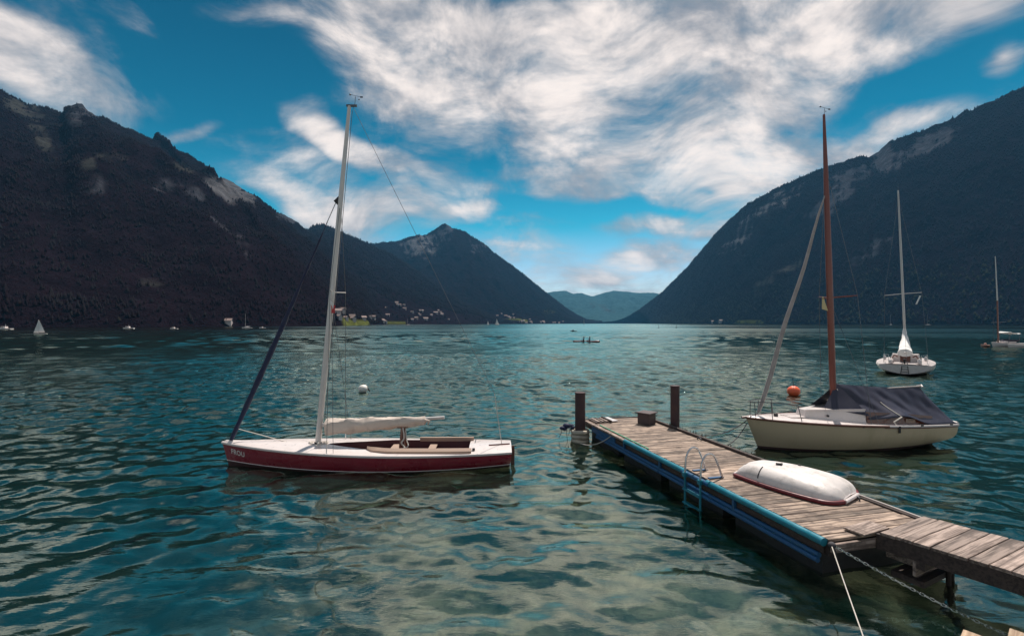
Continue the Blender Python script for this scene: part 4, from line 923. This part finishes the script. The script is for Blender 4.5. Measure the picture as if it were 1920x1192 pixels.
# ------------------------------------------------------------------ white yacht seen from astern
def white_yacht():
    L = 8.4
    b = lambda t: 1.75 * (1 - ((.62 - t) / .62) ** 2) ** .9 if t < .62 else 1.75 - .28 * ((t - .62) / .38) ** 2
    zs = lambda t: .82 + .28 * (1 - t) ** 2; zb = lambda t: .06 + .10 * t ** 3; zk = lambda t: -.1 - .3 * math.sin(math.pi * min(1, t * .85 + .08)) + .28 * t ** 3
    H = Hull(L, b, zs, zb, zk, 3.0, .5, .15)
    t = empty('white_yacht', (33.6, 40.9, 0), R(-130), 'white sailing yacht seen from astern with its mainsail furled at the mast', 'sailing boat')
    hull = H.skin(zs, zb, 6).build('hull', M_white, t); H.skin(zb, zk, 5).build('hull_bottom', M_antifoul, hull); H.deck(.06).build('deck', M_white, t)
    MB().tube([(L * k / 20, -b(k / 20) - .01, zs(k / 20) - .10) for k in range(21)], .02, 5).build('hull_stripe', M_alu, hull)
    ring = [(2.4, .45), (2.4, -.45), (4.2, -.95), (6.1, -.85), (6.1, .85), (4.2, .95)]
    m = MB(); lo = [(x, y, .85) for x, y in ring]; hi = [(x + (.25 if k < 2 else 0), y * .85, 1.32 + .12 * (k in (2, 3, 4, 5))) for k, (x, y) in enumerate(ring)]
    m.add(lo + hi, [(k, (k + 1) % 6, 6 + (k + 1) % 6, 6 + k) for k in range(6)] + [(6, 7, 8, 9, 10, 11)]); cab = m.build('cabin', M_white, t, smooth=False)
    for side in (-1, 1): MB().box((4.6, side * .91, 1.12), (1.4, .04, .16), bev=.02).build('cabin_window', M_glass, cab)
    MB().box((6.12, 0, 1.12), (.03, .6, .5)).build('companionway', M_varnish, cab)
    for side in (-1, 1):
        MB().box((7.1, side * .80, 1.02), (2.2, .22, .34), bev=.08).build('cockpit_coaming', M_white, t)
        MB().tube(arc([(6.3, side * 1.25, 1.45), (7.6, side * 1.2, 1.5), (8.3, side * .9, 1.5)]), .016, 6).build('stern_rail', M_steel, t)
        for x in (6.4, 7.5, 8.25): MB().tube([(x, side * (1.24 if x < 8 else .92), .85), (x, side * (1.24 if x < 8 else .92), 1.5)], .014, 5).build('stanchion', M_steel, t)
        MB().sphere((7.9, side * 1.15, 1.25), .16, 8, 6, (.6, .6, 1.2)).build('fender', M_white, t)
        MB().tube([(6.6, side * .75, 1.2), (6.9, side * .62, 1.42), (6.7, side * .45, 1.3)], .05, 6).build('winch', M_varnish, t)
    for s in (-.14, .14): MB().tube([(8.36, s, .95), (8.40, s * 1.6, .18)], .022, 6).build('ladder_rail', M_black, t)
    for z in (.3, .5, .7): MB().tube([(8.41, -.17, z), (8.41, .17, z)], .018, 6).build('ladder_rung', M_black, t)
    MB().box((8.32, -.02, 1.08), (.14, .12, .36), bev=.03).build('outboard_bracket', M_black, t)
    def mp(z): return (3.75, -.036 * (z - 1.3), z)
    mast = MB().tube([mp(1.3), mp(5), mp(10), mp(14.4)], [.09, .09, .08, .055], 10).build('mast', M_alu, t)
    y0 = mp(6.1)[1]
    MB().tube([(3.75, y0 - 1.15, 6.05), (3.75, y0, 6.15), (3.75, y0 + 1.15, 6.2)], .03, 6).build('spreader', M_alu, mast)
    MB().grid([[(3.8, y0 + 1.0 - .08 * k + .05 * j, 5.95 - .22 * k) for j in range(3)] for k in range(4)]).build('courtesy_flag', M_sail, mast)
    MB().tube([mp(14.4), (3.75, mp(14.4)[1], 14.9)], .012, 5).build('antenna', M_wire, mast)
    for s in (-1, 1): MB().tube([mp(13.8), (3.75, y0 + s * 1.15, 6.1), (3.9, s * 1.35, .9)], .010, 5).build('shroud', M_wire, t)
    MB().tube([mp(14.3), (8.3, .1, 1.0)], .008, 5).build('backstay', M_wire, t); MB().tube([mp(13.5), (.1, 0, 1.1)], .012, 5).build('forestay', M_wire, t)
    m = MB(); rows = []
    for k in range(14):
        f = k / 13; z = 3.35 - 1.75 * f; x = 3.9 + 2.9 * f ** 2.2; r = .10 + .42 * f ** 1.3
        rows.append([(x, mp(z)[1] + r * .85 * math.cos(a) + .03 * math.sin(5 * a + k), z + r * .55 * math.sin(a)) for a in [2 * math.pi * j / 14 for j in range(15)]])
    m.grid(rows, flip=True); m.poly(rows[-1][:-1]); m.build('furled_mainsail', M_sail, t); MB().tube([(3.8, 0, 1.75), (7.2, 0, 1.62)], .07, 8).build('boom', M_alu, t)
white_yacht()

# ------------------------------------------------------------------ small craft further out
def simple_hull(L, B, fb, mtop, mbot, parent, transom=.7, name='hull'):
    b = lambda t: B * (1 - ((.58 - t) / .58) ** 2) ** .9 if t < .58 else B * (1 - (1 - transom) * ((t - .58) / .42) ** 2)
    zs = lambda t: fb * (1 + .35 * (1 - t) ** 2); zb = lambda t: .05 * fb + .0 * t; zk = lambda t: -.3 * fb
    H = Hull(L, b, zs, zb, zk, 3, .4, 0)
    h_ = H.skin(zs, zb, 3, 16).build(name, mtop, parent); H.skin(zb, zk, 2, 16).build('hull_bottom', mbot, h_); d_ = H.deck(.03, None, 16).build('deck', mtop, parent); return H
# yacht with a white awning at the right edge
c = G(1858, 651); t = empty('awning_yacht', (c.x, c.y, 0), R(2), 'white yacht with brown mast and white awning at the right edge', 'sailing boat')
simple_hull(6.2, 1.05, .62, M_white, M_antifoul, t)
MB().box((2.5, 0, .85), (1.9, 1.3, .35), bev=.12).build('cabin', M_white, t); MB().box((3.0, -.1, 1.08), (1.7, 1.3, .30), bev=.12).build('dark_cover', M_darkcloth, t)
for x in (2.2, 3.9):
    for y in (-.7, .7): MB().tube([(x, y, .7), (x, y, 2.05)], .03, 6).build('awning_pole', M_wire, t)
rows = [[(1.95 + 2.1 * k / 10, -.8 + 1.6 * j / 6, 2.10 + .26 * math.exp(-((k - 2) / 2.2) ** 2) + .06 * math.sin(k * 1.3 + j)) for j in range(7)] for k in range(11)]
o = MB().grid(rows).build('awning', M_sail, t); so = o.modifiers.new('thickness', 'SOLIDIFY'); so.thickness = .09
mast = MB().tube([(1.2, 0, .8), (1.05, 0, 7.4)], [.10, .09], 8).build('mast', M_mast_red, t); MB().tube([(1.05, 0, 7.4), (.70, 0, 14.4)], [.09, .05], 8).build('topmast', M_alu, mast)
MB().tube([(.05, 0, 3.9), (2.4, 0, 4.0)], .03, 5).build('spreader', M_wire, mast)
MB().tube([(.35, -.1, .8), (.35, -.1, 4.6)], .025, 5).build('bow_staff', M_wire, t); MB().box((.75, -.3, 1.0), (.3, .2, .2), bev=.04).build('bow_locker', M_black, t)
c = G(1888, 652.5); t = empty('white_tender', (c.x, c.y, 0), R(1), 'small white tender moored alongside the awning yacht', 'dinghy')
simple_hull(4.2, .75, .50, M_white, M_antifoul, t); MB().box((1.9, 0, .55), (.22, 1.2, .05)).build('thwart', M_white, t)
c = G(1846, 650); t = empty('orange_tub', (c.x - .6, c.y, 0), R(10), 'tiny faded red raft floating left of the awning yacht', 'raft')
simple_hull(1.5, .42, .28, mat('faded_red', (.42, .24, .20), .7), M_antifoul, t); MB().sphere((.9, 0, .45), .18, 8, 6).build('bundle', MATS['faded_red'], t)

def sail_boat(u, v, L, mast_h, sails, label, name='distant_sailing_boat', head=0.3, group='sailing boats far out on the lake', wide=1.0):
    c = G(u, v); t = empty(name, (c.x, c.y, 0), head, label, 'sailing boat', group)
    simple_hull(L, L * .16, L * .09, M_white, M_antifoul, t)
    MB().tube([(L * .36, 0, .3), (L * .37, 0, mast_h)], L * .010, 6).build('mast', M_alu, t)
    if sails:
        rows = []
        for k in range(10):
            f = k / 9; w = L * .55 * wide * (1 - f) ** .85 + .04
            rows.append([(L * .38 + w * j / 5, .10 * L * math.sin(math.pi * j / 5) * (1 - f) + .02, .7 + (mast_h - .8) * f) for j in range(6)])
        o = MB().grid(rows).build('mainsail', M_sail, t); so = o.modifiers.new('thickness', 'SOLIDIFY'); so.thickness = .03
        o = MB().grid([[(L * .36 - (L * .33 * (1 - f)) * j / 4, .06 * L * math.sin(math.pi * j / 4) * (1 - f), .6 + (mast_h * .8) * f) for j in range(5)] for f in [k / 8 for k in range(9)]]).build('jib', M_sail, t); so = o.modifiers.new('thickness', 'SOLIDIFY'); so.thickness = .03
    else:
        MB().box((L * .5, 0, L * .13), (L * .4, L * .2, L * .07), bev=.1).build('cabin', M_white, t); MB().tube([(L * .38, 0, L * .22), (L * .8, 0, L * .21)], L * .02, 6).build('boom_cover', M_sail, t)
sail_boat(62, 627, 3.6, 5.0, True, 'small boat under full white sail close to the left shore', head=R(60), wide=.8)
sail_boat(453, 615.5, 7.0, 11, False, 'white yacht at anchor below the left mountain with bare mast', head=R(20))
sail_boat(928, 609.4, 12, 13, True, 'two-sailed white boat off the far village', head=R(40))
sail_boat(913, 609.0, 10, 10, True, 'paler sail just left of the far two-sailed boat', head=R(60))
sail_boat(760, 610.2, 9, 12, False, 'bare-masted yacht moored off the village left of the two sails', head=R(10))
sail_boat(1095, 608.2, 12, 18, True, 'tiny white sail at the foot of the pointed peak', head=R(80))
sail_boat(1668, 609.5, 9, 22, False, 'bare mast against the right shore just left of the white yacht mast', head=R(30))
sail_boat(1735, 609.5, 9, 22, False, 'bare mast against the right shore just right of the white yacht mast', head=R(-20))
def motor_boat(u, v, L, label, m=M_white, head=0.0):
    c = G(u, v); t = empty('motor_boat', (c.x, c.y, 0), head, label, 'motor boat', 'motor boats far out on the lake')
    simple_hull(L, L * .17, L * .10, m, M_antifoul, t, .9)
    MB().box((L * .45, 0, L * .17), (L * .32, L * .24, L * .14), bev=.1).build('cabin', m, t); MB().box((L * .37, 0, L * .19), (L * .20, L * .245, L * .06)).build('windscreen', M_glass, t)
    MB().tube([(L * .55, 0, L * .22), (L * .55, 0, L * .40)], L * .012, 5).build('light_mast', M_alu, t)
motor_boat(230, 616.5, 7.0, 'white cabin cruiser under the left mountain', head=R(8))
motor_boat(318, 617.0, 5.0, 'low white launch to the right of the cabin cruiser', head=R(5))
motor_boat(-4, 618.0, 8.0, 'long pale boat at the left edge of the picture', head=R(3))
motor_boat(486, 615.3, 4.5, 'small white launch between the moored yacht and the blue headsail', head=R(5))
motor_boat(1069, 621.5, 3.0, 'little dark motor boat beyond the kayak', m=mat('dark_hull', (.05, .06, .06), .6), head=R(0))
for u, lb in ((1235, 'left of two dark channel markers standing off the right shore'), (1268, 'right of two dark channel markers standing off the right shore')):
    c = G(u, 615); t = empty('channel_marker', (c.x, c.y, 0), 0, lb, 'marker', 'channel markers')
    MB().tube([(0, 0, -.3), (0, 0, 1.0)], [.5, .22], 8).build('float', M_black, t); MB().tube([(0, 0, 1), (0, 0, 2.6)], .12, 6).build('pole', M_black, t)

# kayak with two paddlers
c = G(1074, 641); KX = empty('kayak', (c.x, c.y, 0), R(1), 'long dark red two-seat kayak out on the bright water', 'kayak')
H = Hull(5.6, lambda t: .36 * (1 - (2 * t - 1) ** 2) ** .8 + .001, lambda t: .20 + .10 * (2 * t - 1) ** 2, lambda t: .02, lambda t: -.10, 2.4, .3, .3)
hull = H.skin(H.zs, H.zb, 3, 20).build('hull', mat('kayak_red', (.16, .03, .035), .4), KX); H.skin(H.zb, H.zk, 2, 20).build('hull_bottom', M_antifoul, hull); H.deck(.05, None, 20).build('deck', MATS['kayak_red'], KX)
for x in (2.0, 3.2): MB().tube([(x + .42 * math.cos(a), .26 * math.sin(a), .28) for a in [2 * math.pi * j / 14 for j in range(15)]], .025, 6).build('cockpit_rim', M_black, KX)
def paddler(x, label, mt, dirn):
    t = KX.matrix_basis @ Vector((x, 0, .08))
    vs_ = [(0, 0, .12), (.02, 0, .38), (.03, 0, .60), (.03, 0, .72), (.02, 0, .80), (.02, 0, .92), (.03, .19, .60), (-.16, .30, .40), (-.36, .24, .46), (.03, -.19, .60), (-.16, -.30, .40), (-.36, -.24, .46), (-.35, .10, .16), (-.7, .12, .14), (-.35, -.10, .16), (-.7, -.12, .14)]
    es = [(0, 1), (1, 2), (2, 3), (3, 4), (4, 5), (2, 6), (6, 7), (7, 8), (2, 9), (9, 10), (10, 11), (0, 12), (12, 13), (0, 14), (14, 15)]
    rd = [.15, .15, .15, .06, .09, .085, .065, .05, .04, .065, .05, .04, .09, .07, .09, .07]
    me = bpy.data.meshes.new('person'); me.from_pydata(vs_, es, []); o = bpy.data.objects.new('person', me); COL.objects.link(o)
    sk = o.modifiers.new('skin', 'SKIN'); sk.use_smooth_shade = True
    for k, r0 in enumerate(rd): me.skin_vertices[0].data[k].radius = (r0, r0)
    me.skin_vertices[0].data[0].use_root = True
    sb = o.modifiers.new('sub', 'SUBSURF'); sb.levels = 1; sb.render_levels = 1
    me.materials.append(mt); o.location = t; o.rotation_euler = (0, 0, R(1)); tag(o, label, 'person')
    hd = MB(); hd.sphere((.02, 0, .92), .115, 12, 8, (.95, .85, 1.15)); hd.sphere((-.09, 0, .90), .025, 6, 4); hh = hd.build('head', M_skin, o)
    MB().sphere((.04, 0, .96), .118, 10, 6, (1, .9, 1)).build('hair', M_darkcloth, o)
    p = MB(); p.tube([(-.36, -1.05, .78), (-.36, 1.05, .16)], .016, 6); p.box((-.36, -1.15, .81), (.03, .36, .16), M=Matrix.Translation((-.36, -1.2, .83)) @ Matrix.Rotation(-.29, 4, 'X')); p.box((0, 0, 0), (.03, .36, .16), M=Matrix.Translation((-.36, 1.2, .115)) @ Matrix.Rotation(-.29, 4, 'X'))
    pd = p.build('paddle', M_black); pd.location = t; pd.rotation_euler = (0, 0, R(1)); tag(pd, 'double paddle held by the ' + label.split(' in ')[0].replace('person seated', 'person'), 'paddle')
paddler(2.25, 'front person seated in the kayak in dark top', M_darkcloth, -1)
paddler(3.45, 'rear person seated in the kayak in reddish top', mat('plum_cloth', (.12, .04, .06), .9), -1)

# ------------------------------------------------------------------ shore: houses
def house_mesh(w, d, h, rh, seed):
    m = MB(); m.box((0, 0, h / 2 - 3), (w, d, h + 6), mi=0)
    m.add([(-w / 2, -d / 2, h), (-w / 2, d / 2, h), (w / 2, -d / 2, h), (w / 2, d / 2, h), (-w / 2, 0, h + rh), (w / 2, 0, h + rh)], [(0, 4, 1), (2, 3, 5)], 0)
    o_ = .12 * w
    m.add([(-w / 2 - o_, -d / 2 - o_, h - rh * .2), (w / 2 + o_, -d / 2 - o_, h - rh * .2), (w / 2 + o_, 0, h + rh + .3), (-w / 2 - o_, 0, h + rh + .3), (-w / 2 - o_, d / 2 + o_, h - rh * .2), (w / 2 + o_, d / 2 + o_, h - rh * .2)], [(0, 1, 2, 3), (3, 2, 5, 4)], 1)
    for k in range(3):
        for z in (1.6, 4.4):
            if z < h - 1.2: m.box((-w * .3 + w * .3 * k, -d / 2, z), (1.3, .12, 1.4), mi=2)
    return m.mesh('house', [M_wall, M_roof, M_glass], smooth=False)
HM = [house_mesh(14, 11, 6.5, 4, 1), house_mesh(18, 12, 7.5, 4.5, 2), house_mesh(11, 10, 5.5, 3.5, 3), house_mesh(26, 13, 9, 4.5, 4)]
def place_house(key, fs, ft, me, rz, label, group, sc=1.0):
    p, _ = terr_at(key, np.array([fs]), np.array([ft])); o = link('house', me); o.location = (p[0, 0], p[0, 1], p[0, 2]); o.rotation_euler = (0, 0, rz); o.scale = (sc, sc, sc); tag(o, label, 'house', group)
rr = random.Random(12)
def along(key, u):
    """where on a shoreline a sight bearing falls"""
    V = TERR[key][0][:, 0]; U = CU + V[:, 0] / V[:, 1] * FPX; return float(np.interp(u, U, np.linspace(0, 1, len(U)))) if U[-1] > U[0] else 0
for k in range(84):
    u = rr.choice([rr.uniform(760, 900), rr.uniform(830, 1000), rr.uniform(930, 1065)])
    place_house('centre', along('centre', u), rr.uniform(.01, .10) * (1 if u < 980 else .5), HM[rr.randrange(3)], rr.uniform(-.8, .8), 'small pale gabled house in the lakeside village below the pointed peak', 'houses of the lakeside village', .8)
for k in range(36):
    u = rr.uniform(638, 850); kk = 'left' if u < 735 else 'second'; place_house(kk, along(kk, u), (rr.uniform(.004, .02) if kk == 'left' else rr.uniform(.03, .16)), HM[rr.randrange(4)], rr.uniform(-.8, .8), 'small pale house scattered among trees left of the village', 'houses on the wooded slope', .6)
place_house('left', along('left', 432), .004, HM[2], .2, 'small pale boathouse on the shore below the left mountain', 'lone shore houses', .6)
place_house('right', along('right', 1352), .010, HM[3], .2, 'white lakeside house at the foot of the right mountain beside the meadow', 'lone shore houses')
place_house('right', along('right', 1336), .010, HM[0], -.3, 'smaller white house left of the lakeside house under the right mountain', 'lone shore houses')
